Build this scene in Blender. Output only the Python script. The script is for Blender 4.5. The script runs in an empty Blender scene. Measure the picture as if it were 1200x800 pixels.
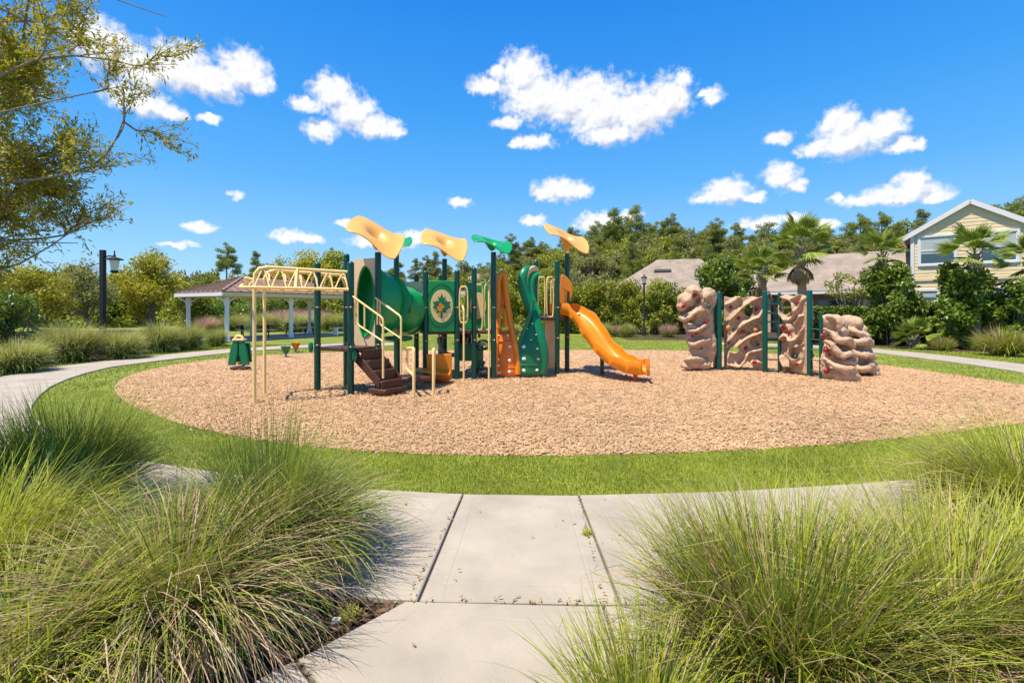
import bpy, bmesh, math, random
import numpy as np
from mathutils import Vector, Matrix

S = bpy.context.scene
COL = S.collection
PI = math.pi
F, HZ, CH = 570.0, 362.0, 1.6          # focal length in photo pixels, horizon row, eye height

def srgb(r, g, b):
    f = lambda c: (c / 255 / 12.92) if c / 255 <= 0.04045 else ((c / 255 + 0.055) / 1.055) ** 2.4
    return (f(r), f(g), f(b))

# ------------------------------------------------------------------ camera
cd = bpy.data.cameras.new('camera'); cam = bpy.data.objects.new('camera', cd); COL.objects.link(cam)
cam.location = (0, 0, CH); cam.rotation_euler = (PI / 2, 0, 0)
cd.sensor_width = 36; cd.lens = F * 36 / 1200; cd.shift_y = -(400 - HZ) / 1200
cd.clip_start = 0.05; cd.clip_end = 3000
S.camera = cam

# ------------------------------------------------------------------ sun, sky, exposure
SUN_EL, SUN_AZ = math.radians(70), math.radians(-124)       # azimuth from +Y towards +X
sv = Vector((math.sin(SUN_AZ) * math.cos(SUN_EL), math.cos(SUN_AZ) * math.cos(SUN_EL), math.sin(SUN_EL)))
sd = bpy.data.lights.new('sun', 'SUN'); sun = bpy.data.objects.new('sun', sd); COL.objects.link(sun)
sd.energy = 5.0; sd.angle = math.radians(0.5); sd.color = (1.0, 0.90, 0.74)
sun.rotation_euler = (-sv).to_track_quat('-Z', 'Y').to_euler(); sun.location = (0, 0, 60)
EXPO = 0.62                              # the photograph is exposed for the shade
S.view_settings.view_transform = 'Standard'; S.view_settings.look = 'None'
S.view_settings.exposure = EXPO; S.view_settings.gamma = 1.0

CLOUDS = [  # photo x, y, half width, half height of each puff
 (120,52,40,28),(165,80,40,27),(212,80,46,28),(245,94,42,20),(285,82,32,24),(303,98,20,13),
 (160,116,38,18),(195,131,24,10),(246,139,13,6),(22,104,28,11),
 (390,108,26,20),(358,123,18,9),(412,130,30,21),(376,153,22,12),(436,148,30,15),(461,151,15,11),
 (612,86,28,24),(574,100,26,11),(583,84,11,8),(628,112,42,28),(595,144,18,7),(664,118,45,27),(704,128,48,34),
 (690,104,22,16),(748,130,44,28),(782,116,28,26),(801,93,11,10),(714,156,38,14),
 (835,114,14,11),(822,110,7,5),(627,167,23,8),(606,168,9,6),
 (655,222,32,13),(636,226,15,8),(678,225,17,8),(541,237,14,6),(277,228,10,6),(235,266,22,6),(210,286,22,4),
 (343,277,26,8),(362,280,18,5),(404,262,12,5),(450,283,38,10),(492,278,22,8),(700,260,26,11),(736,254,15,8),(625,259,15,6),
 (985,143,24,17),(1000,162,50,21),(1036,150,28,19),(960,173,27,9),(1056,171,22,9),(1075,170,12,5),
 (911,162,17,8),(914,206,21,16),(930,217,15,8),(850,225,29,16),(826,233,19,6),(880,232,16,6),
 (1052,228,56,13),(1068,212,20,13),(1020,233,38,8),(1098,231,24,8),(980,234,11,6),(890,262,34,8),(925,258,20,7),(966,262,15,6)]

def build_world():
    w = bpy.data.worlds.new('World'); S.world = w; w.use_nodes = True
    nt = w.node_tree; N, L = nt.nodes, nt.links
    bg = N['Background']; bg.inputs['Strength'].default_value = 0.15
    def nd(t, **k):
        n = N.new(t)
        for a, v in k.items(): setattr(n, a, v)
        return n
    def mth(op, a, b=None, c=None, clamp=False):
        n = nd('ShaderNodeMath', operation=op, use_clamp=clamp)
        for i, v in enumerate((a, b, c)):
            if v is None: continue
            if isinstance(v, (int, float)): n.inputs[i].default_value = v
            else: L.new(v, n.inputs[i])
        return n.outputs[0]
    sky = nd('ShaderNodeTexSky', sky_type='NISHITA'); sky.sun_disc = False
    sky.sun_elevation = SUN_EL; sky.sun_rotation = SUN_AZ
    sky.air_density = 1.0; sky.dust_density = 0.5; sky.ozone_density = 3.0
    hs = nd('ShaderNodeHueSaturation'); hs.inputs['Saturation'].default_value = SKY_SAT; hs.inputs['Value'].default_value = SKY_VAL
    L.new(sky.outputs[0], hs.inputs['Color'])
    tn = nd('ShaderNodeMix', data_type='RGBA', blend_type='MULTIPLY'); tn.inputs[0].default_value = 1
    L.new(hs.outputs[0], tn.inputs[6]); tn.inputs[7].default_value = (*SKY_TINT, 1)
    tc = nd('ShaderNodeTexCoord'); sp = nd('ShaderNodeSeparateXYZ'); L.new(tc.outputs['Generated'], sp.inputs[0])
    az = mth('ARCTAN2', sp.outputs[0], sp.outputs[1]); el = mth('ARCSINE', sp.outputs[2])
    cb = nd('ShaderNodeCombineXYZ'); L.new(az, cb.inputs[0]); L.new(el, cb.inputs[1])
    # the deep clear-day gradient of the photograph, laid over the physical sky
    rp = nd('ShaderNodeValToRGB'); er = rp.color_ramp.elements
    er0 = nd('ShaderNodeMapRange'); L.new(el, er0.inputs[0]); er0.inputs[1].default_value = 0; er0.inputs[2].default_value = PI / 2; L.new(er0.outputs[0], rp.inputs[0])
    while len(er) < len(SKY_RAMP): er.new(.5)
    kx = 0.15 * 2 ** EXPO
    for i, (dg, c) in enumerate(SKY_RAMP): er[i].position = dg / 90; er[i].color = (*[v / kx / 6 for v in srgb(*c)], 1)
    sc6 = nd('ShaderNodeMix', data_type='RGBA', blend_type='MULTIPLY'); sc6.inputs[0].default_value = 1; L.new(rp.outputs[0], sc6.inputs[6]); sc6.inputs[7].default_value = (6, 6, 6, 1)
    sm = nd('ShaderNodeMix', data_type='RGBA'); sm.inputs[0].default_value = .8; L.new(tn.outputs[2], sm.inputs[6]); L.new(sc6.outputs[2], sm.inputs[7]); tn = sm
    def noise(vec, scale, detail, rough, off=0):
        n = nd('ShaderNodeTexNoise'); n.inputs['Scale'].default_value = scale; n.inputs['Detail'].default_value = detail
        n.inputs['Roughness'].default_value = rough
        if off:
            m = nd('ShaderNodeVectorMath', operation='ADD'); L.new(vec, m.inputs[0]); m.inputs[1].default_value = off if isinstance(off, tuple) else (off, off, off); vec = m.outputs[0]
        L.new(vec, n.inputs['Vector']); return n
    P = cb.outputs[0]
    # domain warp so that the puffs lose their ellipse outline
    wn = noise(P, 38, 3, 0.55, 3.7)
    w1 = nd('ShaderNodeVectorMath', operation='SUBTRACT'); L.new(wn.outputs['Color'], w1.inputs[0]); w1.inputs[1].default_value = (.5, .5, .5)
    w2 = nd('ShaderNodeVectorMath', operation='SCALE'); L.new(w1.outputs[0], w2.inputs[0]); w2.inputs['Scale'].default_value = 0.026
    w3 = nd('ShaderNodeVectorMath', operation='ADD'); L.new(P, w3.inputs[0]); L.new(w2.outputs[0], w3.inputs[1])
    Q = nd('ShaderNodeVectorMath', operation='MULTIPLY'); L.new(w3.outputs[0], Q.inputs[0]); Q.inputs[1].default_value = (1, 1, 0)
    def field(vec):
        cur = None
        for (x, y, rx, ry) in CLOUDS:
            dx, dz = (x - 600) / F, (HZ - y) / F
            a = math.atan(dx); e = math.atan2(dz, math.sqrt(1 + dx * dx))
            sx = 1 / (rx / F * math.cos(a) ** 2); sy = 1 / (ry / F * math.cos(a) * math.cos(e))
            m = nd('ShaderNodeVectorMath', operation='MULTIPLY_ADD'); L.new(vec, m.inputs[0])
            m.inputs[1].default_value = (sx, sy, 0); m.inputs[2].default_value = (-a * sx, -e * sy, 0)
            ln = nd('ShaderNodeVectorMath', operation='LENGTH'); L.new(m.outputs[0], ln.inputs[0])
            d = ln.outputs['Value']
            cur = d if cur is None else mth('MINIMUM', cur, d)
        return cur
    d0 = field(Q.outputs[0])
    up = nd('ShaderNodeVectorMath', operation='ADD'); L.new(Q.outputs[0], up.inputs[0]); up.inputs[1].default_value = (-0.012, 0.022, 0)
    d1 = field(up.outputs[0])
    fn = noise(P, 58, 7, 0.57).outputs['Fac']
    fn2 = noise(P, 58, 7, 0.57, (-0.004, 0.006, 0)).outputs['Fac']
    e0 = mth('ADD', mth('SUBTRACT', 1.20, d0), mth('MULTIPLY', mth('SUBTRACT', fn, 0.5), 1.38))
    al = nd('ShaderNodeMapRange', interpolation_type='SMOOTHSTEP'); L.new(e0, al.inputs[0])
    al.inputs[1].default_value = -0.12; al.inputs[2].default_value = 0.72
    # the rest of the sky, outside the view: the same fair-weather cumulus by noise
    gn = noise(tc.outputs['Generated'], 5.5, 7, 0.58, 1.3).outputs['Fac']
    ga = nd('ShaderNodeMapRange', interpolation_type='SMOOTHSTEP'); L.new(gn, ga.inputs[0]); ga.inputs[1].default_value = .58; ga.inputs[2].default_value = .68
    oa = nd('ShaderNodeMapRange'); L.new(mth('ABSOLUTE', az), oa.inputs[0]); oa.inputs[1].default_value = .86; oa.inputs[2].default_value = .98
    oe = nd('ShaderNodeMapRange'); L.new(el, oe.inputs[0]); oe.inputs[1].default_value = .62; oe.inputs[2].default_value = .72
    oz = nd('ShaderNodeMapRange'); L.new(el, oz.inputs[0]); oz.inputs[1].default_value = .03; oz.inputs[2].default_value = .12
    outm = mth('MULTIPLY', mth('MULTIPLY', mth('MAXIMUM', oa.outputs[0], oe.outputs[0]), ga.outputs[0]), oz.outputs[0])
    alpha = mth('MAXIMUM', al.outputs[0], outm)
    # shade: relief towards the light plus greyer undersides
    rel = mth('MULTIPLY', mth('SUBTRACT', fn2, fn), 1.6)
    und = nd('ShaderNodeMapRange', interpolation_type='SMOOTHSTEP'); L.new(mth('SUBTRACT', d0, d1), und.inputs[0]); und.inputs[1].default_value = -0.1; und.inputs[2].default_value = 0.75
    sh = mth('ADD', mth('MULTIPLY', und.outputs[0], 1.0), rel, clamp=True)
    cr = nd('ShaderNodeMix', data_type='RGBA'); L.new(sh, cr.inputs[0])
    cr.inputs[6].default_value = (*[c / kx for c in CLOUD_HI], 1); cr.inputs[7].default_value = (*[c / kx for c in CLOUD_LO], 1)
    mx = nd('ShaderNodeMix', data_type='RGBA'); L.new(alpha, mx.inputs[0]); L.new(tn.outputs[2], mx.inputs[6]); L.new(cr.outputs[2], mx.inputs[7])
    L.new(mx.outputs[2], bg.inputs['Color'])
    w.cycles.sampling_method = 'MANUAL'; w.cycles.sample_map_resolution = 256
SKY_SAT, SKY_VAL, SKY_TINT = 1.15, 0.9, (0.62, 0.92, 1.10)
SKY_RAMP = [(0, (196, 226, 250)), (6, (152, 208, 252)), (14, (96, 182, 252)), (22, (58, 162, 250)), (32, (26, 138, 242)), (50, (18, 112, 222)), (90, (14, 92, 196))]
CLOUD_HI, CLOUD_LO = (1.02, 1.03, 1.05), (.60, .65, .80)
build_world()

# ------------------------------------------------------------------ helpers
def G(x, y):
    d = CH * F / (y - HZ); return ((x - 600) * d / F, d)
def A(x, y, D): return Vector(((x - 600) * D / F, D, CH - (y - HZ) * D / F))
def X(x, D): return (x - 600) * D / F
ORG = {}
def tag(o, label=None, cat=None, group=None, kind=None):
    for k, v in (('label', label), ('category', cat), ('group', group), ('kind', kind)):
        if v: o[k] = v
    return o
def empty(name, loc, label=None, cat=None, group=None):
    o = bpy.data.objects.new(name, None); COL.objects.link(o); o.location = loc
    o.empty_display_size = 0.2
    ORG[o.name] = Vector(loc); return tag(o, label, cat, group)
def link(name, me, mats=None, parent=None):
    o = bpy.data.objects.new(name, me); COL.objects.link(o)
    if mats is not None and len(me.materials) == 0:
        for m in (mats if isinstance(mats, (list, tuple)) else [mats]): me.materials.append(m)
    if parent is not None:
        o.parent = parent; ORG[o.name] = ORG[parent.name]
    return o
def copy_tree(o, parent=None):
    c = o.copy(); COL.objects.link(c)
    if parent is not None: c.parent = parent
    for ch in list(o.children): copy_tree(ch, c)
    return c
def mesh_np(name, V, Fa, smooth=False, mi=None):
    V = np.asarray(V, dtype=np.float32).reshape(-1, 3); Fa = np.asarray(Fa, dtype=np.int32)
    n, k = Fa.shape
    me = bpy.data.meshes.new(name)
    me.vertices.add(len(V)); me.vertices.foreach_set('co', V.ravel())
    me.loops.add(n * k); me.loops.foreach_set('vertex_index', Fa.ravel())
    me.polygons.add(n); me.polygons.foreach_set('loop_start', np.arange(n, dtype=np.int32) * k)
    if mi is not None: me.polygons.foreach_set('material_index', np.asarray(mi, dtype=np.int32))
    if smooth: me.polygons.foreach_set('use_smooth', np.ones(n, dtype=bool))
    me.update(calc_edges=True); return me

class MB:
    def __init__(s): s.v = []; s.f = []
    def add(s, vs, fs):
        b = len(s.v); s.v += [tuple(p) for p in vs]; s.f += [tuple(b + i for i in q) for q in fs]; return s
    def box(s, c, size, rot=None):
        x, y, z = (k / 2 for k in size)
        p = [Vector((i * x, j * y, k * z)) for k in (-1, 1) for j in (-1, 1) for i in (-1, 1)]
        if rot is not None: p = [rot @ q for q in p]
        c = Vector(c)
        return s.add([q + c for q in p], [(0, 2, 3, 1), (4, 5, 7, 6), (0, 1, 5, 4), (2, 6, 7, 3), (0, 4, 6, 2), (1, 3, 7, 5)])
    def beam(s, a, b, w, h, up=(0, 0, 1)):
        a, b = Vector(a), Vector(b); d = (b - a).normalized(); u = Vector(up); sd_ = d.cross(u).normalized(); u = sd_.cross(d)
        vs = [p + sd_ * i * w / 2 + u * j * h / 2 for p in (a, b) for i, j in ((-1, -1), (1, -1), (1, 1), (-1, 1))]
        return s.add(vs, [(3, 2, 1, 0), (4, 5, 6, 7), (0, 1, 5, 4), (1, 2, 6, 5), (2, 3, 7, 6), (3, 0, 4, 7)])
    def tube(s, pts, r, n=10, closed=False, caps=True):
        pts = [Vector(p) for p in pts]; m = len(pts)
        rs = r if isinstance(r, (list, tuple)) else [r] * m
        T = []
        for i in range(m):
            if closed: t = pts[(i + 1) % m] - pts[i - 1]
            else: t = pts[min(i + 1, m - 1)] - pts[max(i - 1, 0)]
            T.append(t.normalized())
        u = Vector((0, 0, 1)) if abs(T[0].z) < .9 else Vector((1, 0, 0))
        u = (u - T[0] * u.dot(T[0])).normalized(); rings = []
        for i in range(m):
            u = (u - T[i] * u.dot(T[i]))
            u = u.normalized() if u.length > 1e-6 else T[i].orthogonal().normalized()
            w = T[i].cross(u)
            ri = rs[i]; ra, rb = ri if isinstance(ri, tuple) else (ri, ri)
            rings.append([pts[i] + u * math.cos(2 * PI * k / n) * ra + w * math.sin(2 * PI * k / n) * rb for k in range(n)])
        vs = [p for q in rings for p in q]; fs = []
        for i in range(m if closed else m - 1):
            j = (i + 1) % m
            for k in range(n):
                l = (k + 1) % n; fs.append((i * n + k, i * n + l, j * n + l, j * n + k))
        if caps and not closed: fs += [tuple(range(n))[::-1], tuple((m - 1) * n + k for k in range(n))]
        return s.add(vs, fs)
    def lathe(s, prof, n=16, c=(0, 0, 0)):
        c = Vector(c); vs = [c + Vector((r * math.cos(2 * PI * k / n), r * math.sin(2 * PI * k / n), z)) for r, z in prof for k in range(n)]
        fs = [(i * n + k, i * n + (k + 1) % n, (i + 1) * n + (k + 1) % n, (i + 1) * n + k) for i in range(len(prof) - 1) for k in range(n)]
        fs += [tuple(range(n))[::-1], tuple((len(prof) - 1) * n + k for k in range(n))]
        return s.add(vs, fs)
    def prism(s, pts, ext):
        n = len(pts); ext = Vector(ext); p = [Vector(q) for q in pts]
        return s.add(p + [q + ext for q in p], [tuple(range(n))[::-1], tuple(range(n, 2 * n))] + [(i, (i + 1) % n, n + (i + 1) % n, n + i) for i in range(n)])
    def ball(s, c, r, nu=12, nv=8, rot=None):
        rx, ry, rz = r if isinstance(r, (tuple, list)) else (r, r, r); c = Vector(c); vs = []
        for j in range(1, nv):
            th = PI * j / nv
            for k in range(nu):
                ph = 2 * PI * k / nu; p = Vector((rx * math.sin(th) * math.cos(ph), ry * math.sin(th) * math.sin(ph), rz * math.cos(th)))
                vs.append(c + (rot @ p if rot is not None else p))
        t = Vector((0, 0, rz)); b = -t
        if rot is not None: t, b = rot @ t, rot @ b
        vs += [c + t, c + b]; T, B = len(vs) - 2, len(vs) - 1
        fs = [((j * nu + k), ((j + 1) * nu + k), ((j + 1) * nu + (k + 1) % nu), (j * nu + (k + 1) % nu)) for j in range(nv - 2) for k in range(nu)]
        fs += [(T, k, (k + 1) % nu) for k in range(nu)] + [(B, (nv - 2) * nu + (k + 1) % nu, (nv - 2) * nu + k) for k in range(nu)]
        return s.add(vs, fs)
    def quad(s, a, b, c, d): return s.add([a, b, c, d], [(0, 1, 2, 3)])
    def build(s, name, mat, parent=None, smooth=True, bevel=0, angle=38, solid=0, subsurf=0):
        me = bpy.data.meshes.new(name)
        o0 = ORG[parent.name] if parent is not None else Vector((0, 0, 0))
        me.from_pydata([tuple(Vector(p) - o0) for p in s.v], [], s.f)
        bm = bmesh.new(); bm.from_mesh(me); bmesh.ops.recalc_face_normals(bm, faces=bm.faces); bm.to_mesh(me); bm.free()
        if smooth:
            me.polygons.foreach_set('use_smooth', np.ones(len(me.polygons), dtype=bool)); me.set_sharp_from_angle(angle=math.radians(angle))
        o = link(name, me, mat, parent)
        if solid:
            m = o.modifiers.new('solid', 'SOLIDIFY'); m.thickness = solid; m.offset = 0
        if subsurf:
            m = o.modifiers.new('sub', 'SUBSURF'); m.levels = m.render_levels = subsurf
        if bevel:
            m = o.modifiers.new('bevel', 'BEVEL'); m.width = bevel; m.segments = 2; m.limit_method = 'ANGLE'; m.angle_limit = math.radians(40)
        return o
    def built_under(s, name, mat, root, **k): return s.build(name, mat, root, **k)

def spline(P, n, closed=False):
    P = [np.array(p, dtype=float) for p in P]; m = len(P); out = []
    for i in range(m if closed else m - 1):
        if closed: a, b, c, d = P[i - 1], P[i], P[(i + 1) % m], P[(i + 2) % m]
        else: a, b, c, d = P[max(i - 1, 0)], P[i], P[i + 1], P[min(i + 2, m - 1)]
        for k in range(n):
            t = k / n
            out.append(.5 * ((2 * b) + (c - a) * t + (2 * a - 5 * b + 4 * c - d) * t * t + (3 * b - a - 3 * c + d) * t ** 3))
    if not closed: out.append(P[-1])
    return [tuple(q) for q in out]
def inpoly(px, py, poly):
    poly = np.asarray(poly); x, y = np.asarray(px), np.asarray(py); r = np.zeros(x.shape, bool); j = len(poly) - 1
    for i in range(len(poly)):
        xi, yi = poly[i]; xj, yj = poly[j]
        c = ((yi > y) != (yj > y)); r ^= c & (x < (xj - xi) * (y - yi) / ((yj - yi) if yj != yi else 1e-9) + xi); j = i
    return r
def polydist(px, py, poly):
    poly = np.asarray(poly); d = np.full(px.shape, 1e9)
    for i in range(len(poly)):
        a, b = poly[i - 1], poly[i]; ab = b - a; l = (ab ** 2).sum() + 1e-12
        t = np.clip(((px - a[0]) * ab[0] + (py - a[1]) * ab[1]) / l, 0, 1)
        d = np.minimum(d, np.hypot(px - a[0] - t * ab[0], py - a[1] - t * ab[1]))
    return d

# ------------------------------------------------------------------ materials
def newmat(name):
    m = bpy.data.materials.new(name); m.use_nodes = True
    return m, m.node_tree.nodes, m.node_tree.links, m.node_tree.nodes['Principled BSDF']
def pmat(name, col, rough=.5, var=.12, scale=6, bump=0, bscale=60, metal=0, spec=.5, detail=5, col2=None, dist=.02, fine=0, coord='Object'):
    m, N, L, b = newmat(name)
    tc = N.new('ShaderNodeTexCoord')
    n = N.new('ShaderNodeTexNoise'); n.inputs['Scale'].default_value = scale; n.inputs['Detail'].default_value = detail; n.inputs['Roughness'].default_value = .6
    L.new(tc.outputs[coord], n.inputs['Vector'])
    r = N.new('ShaderNodeValToRGB'); r.color_ramp.elements[0].position = .3; r.color_ramp.elements[1].position = .7
    c2 = col2 or tuple(min(1, c * (1 + var)) for c in col); c1 = tuple(c * (1 - var) for c in col)
    r.color_ramp.elements[0].color = (*c1, 1); r.color_ramp.elements[1].color = (*c2, 1)
    L.new(n.outputs['Fac'], r.inputs[0]); out = r.outputs[0]
    if fine:
        n3 = N.new('ShaderNodeTexNoise'); n3.inputs['Scale'].default_value = bscale * 2; n3.inputs['Detail'].default_value = 3; L.new(tc.outputs[coord], n3.inputs['Vector'])
        mr = N.new('ShaderNodeMapRange'); mr.inputs[1].default_value = .3; mr.inputs[2].default_value = .7; mr.inputs[3].default_value = 1 - fine; mr.inputs[4].default_value = 1 + fine
        L.new(n3.outputs['Fac'], mr.inputs[0])
        mx = N.new('ShaderNodeMix'); mx.data_type = 'RGBA'; mx.blend_type = 'MULTIPLY'; mx.inputs[0].default_value = 1
        L.new(out, mx.inputs[6]); L.new(mr.outputs[0], mx.inputs[7]); out = mx.outputs[2]
    L.new(out, b.inputs['Base Color'])
    b.inputs['Roughness'].default_value = rough; b.inputs['Metallic'].default_value = metal; b.inputs['Specular IOR Level'].default_value = spec
    if bump:
        n2 = N.new('ShaderNodeTexNoise'); n2.inputs['Scale'].default_value = bscale; n2.inputs['Detail'].default_value = 6; L.new(tc.outputs[coord], n2.inputs['Vector'])
        bp = N.new('ShaderNodeBump'); bp.inputs['Strength'].default_value = bump; bp.inputs['Distance'].default_value = dist
        L.new(n2.outputs['Fac'], bp.inputs['Height']); L.new(bp.outputs[0], b.inputs['Normal'])
    return m
def leafmat(name, cols, transl=.35, rough=.55, objvar=.12, spec=.3, patch=0, pscale=.8):
    m, N, L, b = newmat(name)
    g = N.new('ShaderNodeNewGeometry'); r = N.new('ShaderNodeValToRGB'); e = r.color_ramp.elements
    while len(e) < len(cols): e.new(.5)
    for i, c in enumerate(cols): e[i].position = i / (len(cols) - 1); e[i].color = (*c, 1)
    L.new(g.outputs['Random Per Island'], r.inputs[0])
    oi = N.new('ShaderNodeObjectInfo'); mr = N.new('ShaderNodeMapRange'); mr.inputs[3].default_value = 1 - objvar; mr.inputs[4].default_value = 1 + objvar
    L.new(oi.outputs['Random'], mr.inputs[0])
    if patch:
        tc = N.new('ShaderNodeTexCoord'); pn = N.new('ShaderNodeTexNoise'); pn.inputs['Scale'].default_value = pscale; pn.inputs['Detail'].default_value = 5; L.new(tc.outputs['Object'], pn.inputs['Vector'])
        pm = N.new('ShaderNodeMapRange'); pm.inputs[1].default_value = .32; pm.inputs[2].default_value = .68; pm.inputs[3].default_value = 1 - patch; pm.inputs[4].default_value = 1 + patch; L.new(pn.outputs['Fac'], pm.inputs[0])
        pk = N.new('ShaderNodeMath'); pk.operation = 'MULTIPLY'; L.new(mr.outputs[0], pk.inputs[0]); L.new(pm.outputs[0], pk.inputs[1]); mr = pk
    hs = N.new('ShaderNodeHueSaturation'); L.new(r.outputs[0], hs.inputs['Color']); L.new(mr.outputs[0], hs.inputs['Value'])
    L.new(hs.outputs[0], b.inputs['Base Color']); b.inputs['Roughness'].default_value = rough; b.inputs['Specular IOR Level'].default_value = spec
    t = N.new('ShaderNodeBsdfTranslucent'); L.new(hs.outputs[0], t.inputs['Color'])
    mx = N.new('ShaderNodeMixShader'); mx.inputs[0].default_value = transl
    L.new(b.outputs[0], mx.inputs[1]); L.new(t.outputs[0], mx.inputs[2]); L.new(mx.outputs[0], N['Material Output'].inputs['Surface'])
    return m
# ================================================================== materials in use
M_lawn = pmat('lawn_ground', (0.14, 0.18, 0.016), .9, .3, 1.3, .6, 90, col2=(0.24, 0.29, 0.03), dist=.03, fine=.25)
M_mulch = pmat('wood_mulch', (0.47, 0.27, 0.14), .9, .3, 3.5, .8, 38, col2=(0.62, 0.38, 0.21), dist=.03, fine=.35)
M_soil = pmat('bed_soil', (0.055, 0.032, 0.018), .95, .4, 9, .8, 60, dist=.03, fine=.3)
M_conc = pmat('concrete', (0.345, 0.302, 0.242), .85, .15, 2.1, .25, 140, detail=10, fine=.10, dist=.006)
M_joint = pmat('joint_dirt', (0.10, 0.085, 0.055), .95, .3, 30)
M_gpost = pmat('green_powder_coat', srgb(0, 68, 55), .32, .06, 8, 0)
M_gplas = pmat('green_plastic', srgb(0, 112, 70), .36, .08, 5, .06, 200)
M_gtube = pmat('green_tube_plastic', srgb(14, 144, 72), .30, .08, 4, .05, 160)
M_yel = pmat('yellow_plastic', srgb(218, 162, 80), .40, .06, 3, .05, 160)
M_org = pmat('orange_plastic', srgb(230, 136, 22), .34, .08, 4, .05, 160)
M_org2 = pmat('deep_orange_plastic', srgb(226, 116, 24), .42, .10, 6, .08, 160)
M_cream = pmat('cream_powder_coat', srgb(240, 208, 140), .38, .05, 8)
M_beige = pmat('beige_plastic', srgb(214, 188, 148), .48, .08, 4, .05, 160)
M_brown = pmat('brown_plastic', srgb(74, 42, 28), .45, .18, 9, .1, 120)
M_rock = pmat('moulded_rock', srgb(182, 152, 124), .7, .17, 5, .5, 38, detail=7, fine=.06)
M_black = pmat('black_metal', (0.010, 0.010, 0.010), .6, .1, 8)
M_dark = pmat('dark_void', (0.02, 0.02, 0.02), .7, .2, 8)
M_white = pmat('white_paint', (0.78, 0.77, 0.74), .5, .04, 6)
M_hold = {'red': pmat('red_hold', srgb(150, 28, 30), .45, .1, 9), 'amber': pmat('amber_hold', srgb(206, 132, 52), .5, .1, 9), 'green': pmat('green_hold', srgb(24, 84, 58), .45, .1, 9)}
M_grey = pmat('grey_metal', (0.18, 0.18, 0.18), .4, .1, 9, metal=.5)
M_bark = pmat('bark', (0.16, 0.115, 0.08), .9, .35, 12, .8, 30, dist=.04)

# ================================================================== ground
def sheet(name, poly, z, mat, kind='structure'):
    bm = bmesh.new(); vs = [bm.verts.new((x, y, z)) for x, y in poly]
    es = [bm.edges.new((vs[i], vs[(i + 1) % len(vs)])) for i in range(len(vs))]
    bmesh.ops.triangle_fill(bm, edges=es, use_beauty=True); bmesh.ops.recalc_face_normals(bm, faces=bm.faces)
    for f in bm.faces:
        if f.normal.z < 0: f.normal_flip()
    me = bpy.data.meshes.new(name); bm.to_mesh(me); bm.free()
    return tag(link(name, me, mat), kind=kind)
sheet('ground', [(-1200, -40), (1200, -40), (1200, 1800), (-1200, 1800)], 0, M_lawn)

mul_px = [(135,452),(141,466),(165,480),(210,496),(270,510),(340,521),(430,529),(530,533),(640,534),(750,532),(860,528),(960,522),(1060,513),(1165,500),(1235,489)]
mulch = [G(*p) for p in mul_px] + [(10.6, 8.6), (10.75, 10.5), (10.6, 13.8), (10.0, 16.4), (8.4, 18.0), (6.0, 18.8), (3.2, 18.9), (0, 18.8), (-3.5, 18.7), (-6.5, 18.0), (-8.8, 16.4), (-9.65, 14.2), (-9.3, 12.0)]
mulch = spline(mulch, 5, True)
sheet('mulch_surface', mulch, 0.004, M_mulch)

# ------------------------------------------------------------------ ring path of separate slabs
in_px = [(330,409.5),(269,414),(175,425),(125,432),(75,447),(50,462),(37,482),(53,501),(100,525),(155,541),(264,558),(392,574),(470,579.8),(543,582.5),(678,584),(800,581.5),(900,577),(1000,570.5),(1085,564),(1200,545)]
inner_c = [G(470, 405.0), G(400, 406.2)] + [G(*p) for p in in_px] + [(6.6, 5.6), (8.4, 6.7), (10.3, 8.2), (11.8, 10.0), (12.7, 12.1), (13.15, 15.0), (13.1, 17.9), (12.3, 19.8), (10.4, 21.0), (8.6, 21.6)]
inner = np.array(spline(inner_c, 12))
seg = np.hypot(*np.diff(inner, axis=0).T); arc = np.concatenate([[0], np.cumsum(seg)])
def inn(s): return np.array([np.interp(s, arc, inner[:, 0]), np.interp(s, arc, inner[:, 1])])
def outn(s, w):
    t = inn(min(s + .35, arc[-1])) - inn(max(s - .35, 0)); t /= np.hypot(*t)
    return inn(s) + w * np.array([t[1], -t[0]])      # right-hand side of the walk direction = outwards
# joint positions: make joints meet the photographed ones at the near edge
def s_at(p): return arc[np.argmin(np.hypot(inner[:, 0] - p[0], inner[:, 1] - p[1]))]
sA, sB = s_at(G(543, 582.5)), s_at(G(678, 584)); pitch = sB - sA
joints = sorted([sA - k * pitch * 1.25 for k in range(1, 40) if sA - k * pitch * 1.25 > 0] + [sA, sB] + [sB + k * pitch * 1.25 for k in range(1, 40) if sB + k * pitch * 1.25 < arc[-1]])
def pw(s):
    return float(np.interp(s, [0, s_at(G(75, 447)), s_at(G(53, 501)), s_at(G(264, 558)), s_at(G(470, 580)), arc[-1]], [1.6, 1.5, 1.3, 1.15, 1.52, 1.5]))
path = tag(empty('path', (0, 0, 0)), kind='structure')
base = MB(); ss = np.linspace(0, arc[-1], 160)
I = [inn(s) for s in ss]; O = [outn(s, pw(s)) for s in ss]
for i in range(159): base.quad((*I[i], .010), (*O[i], .010), (*O[i + 1], .010), (*I[i + 1], .010))
tag(base.build('path_bed', M_joint, path), kind='structure')
UV = [0, .003, .008, .105, .112, .12, .88, .888, .895, .992, .997, 1]
ZU = [-.05, -.006, 0, 0, -.0025, 0, 0, -.0025, 0, 0, -.006, -.05]
VV = UV
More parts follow.
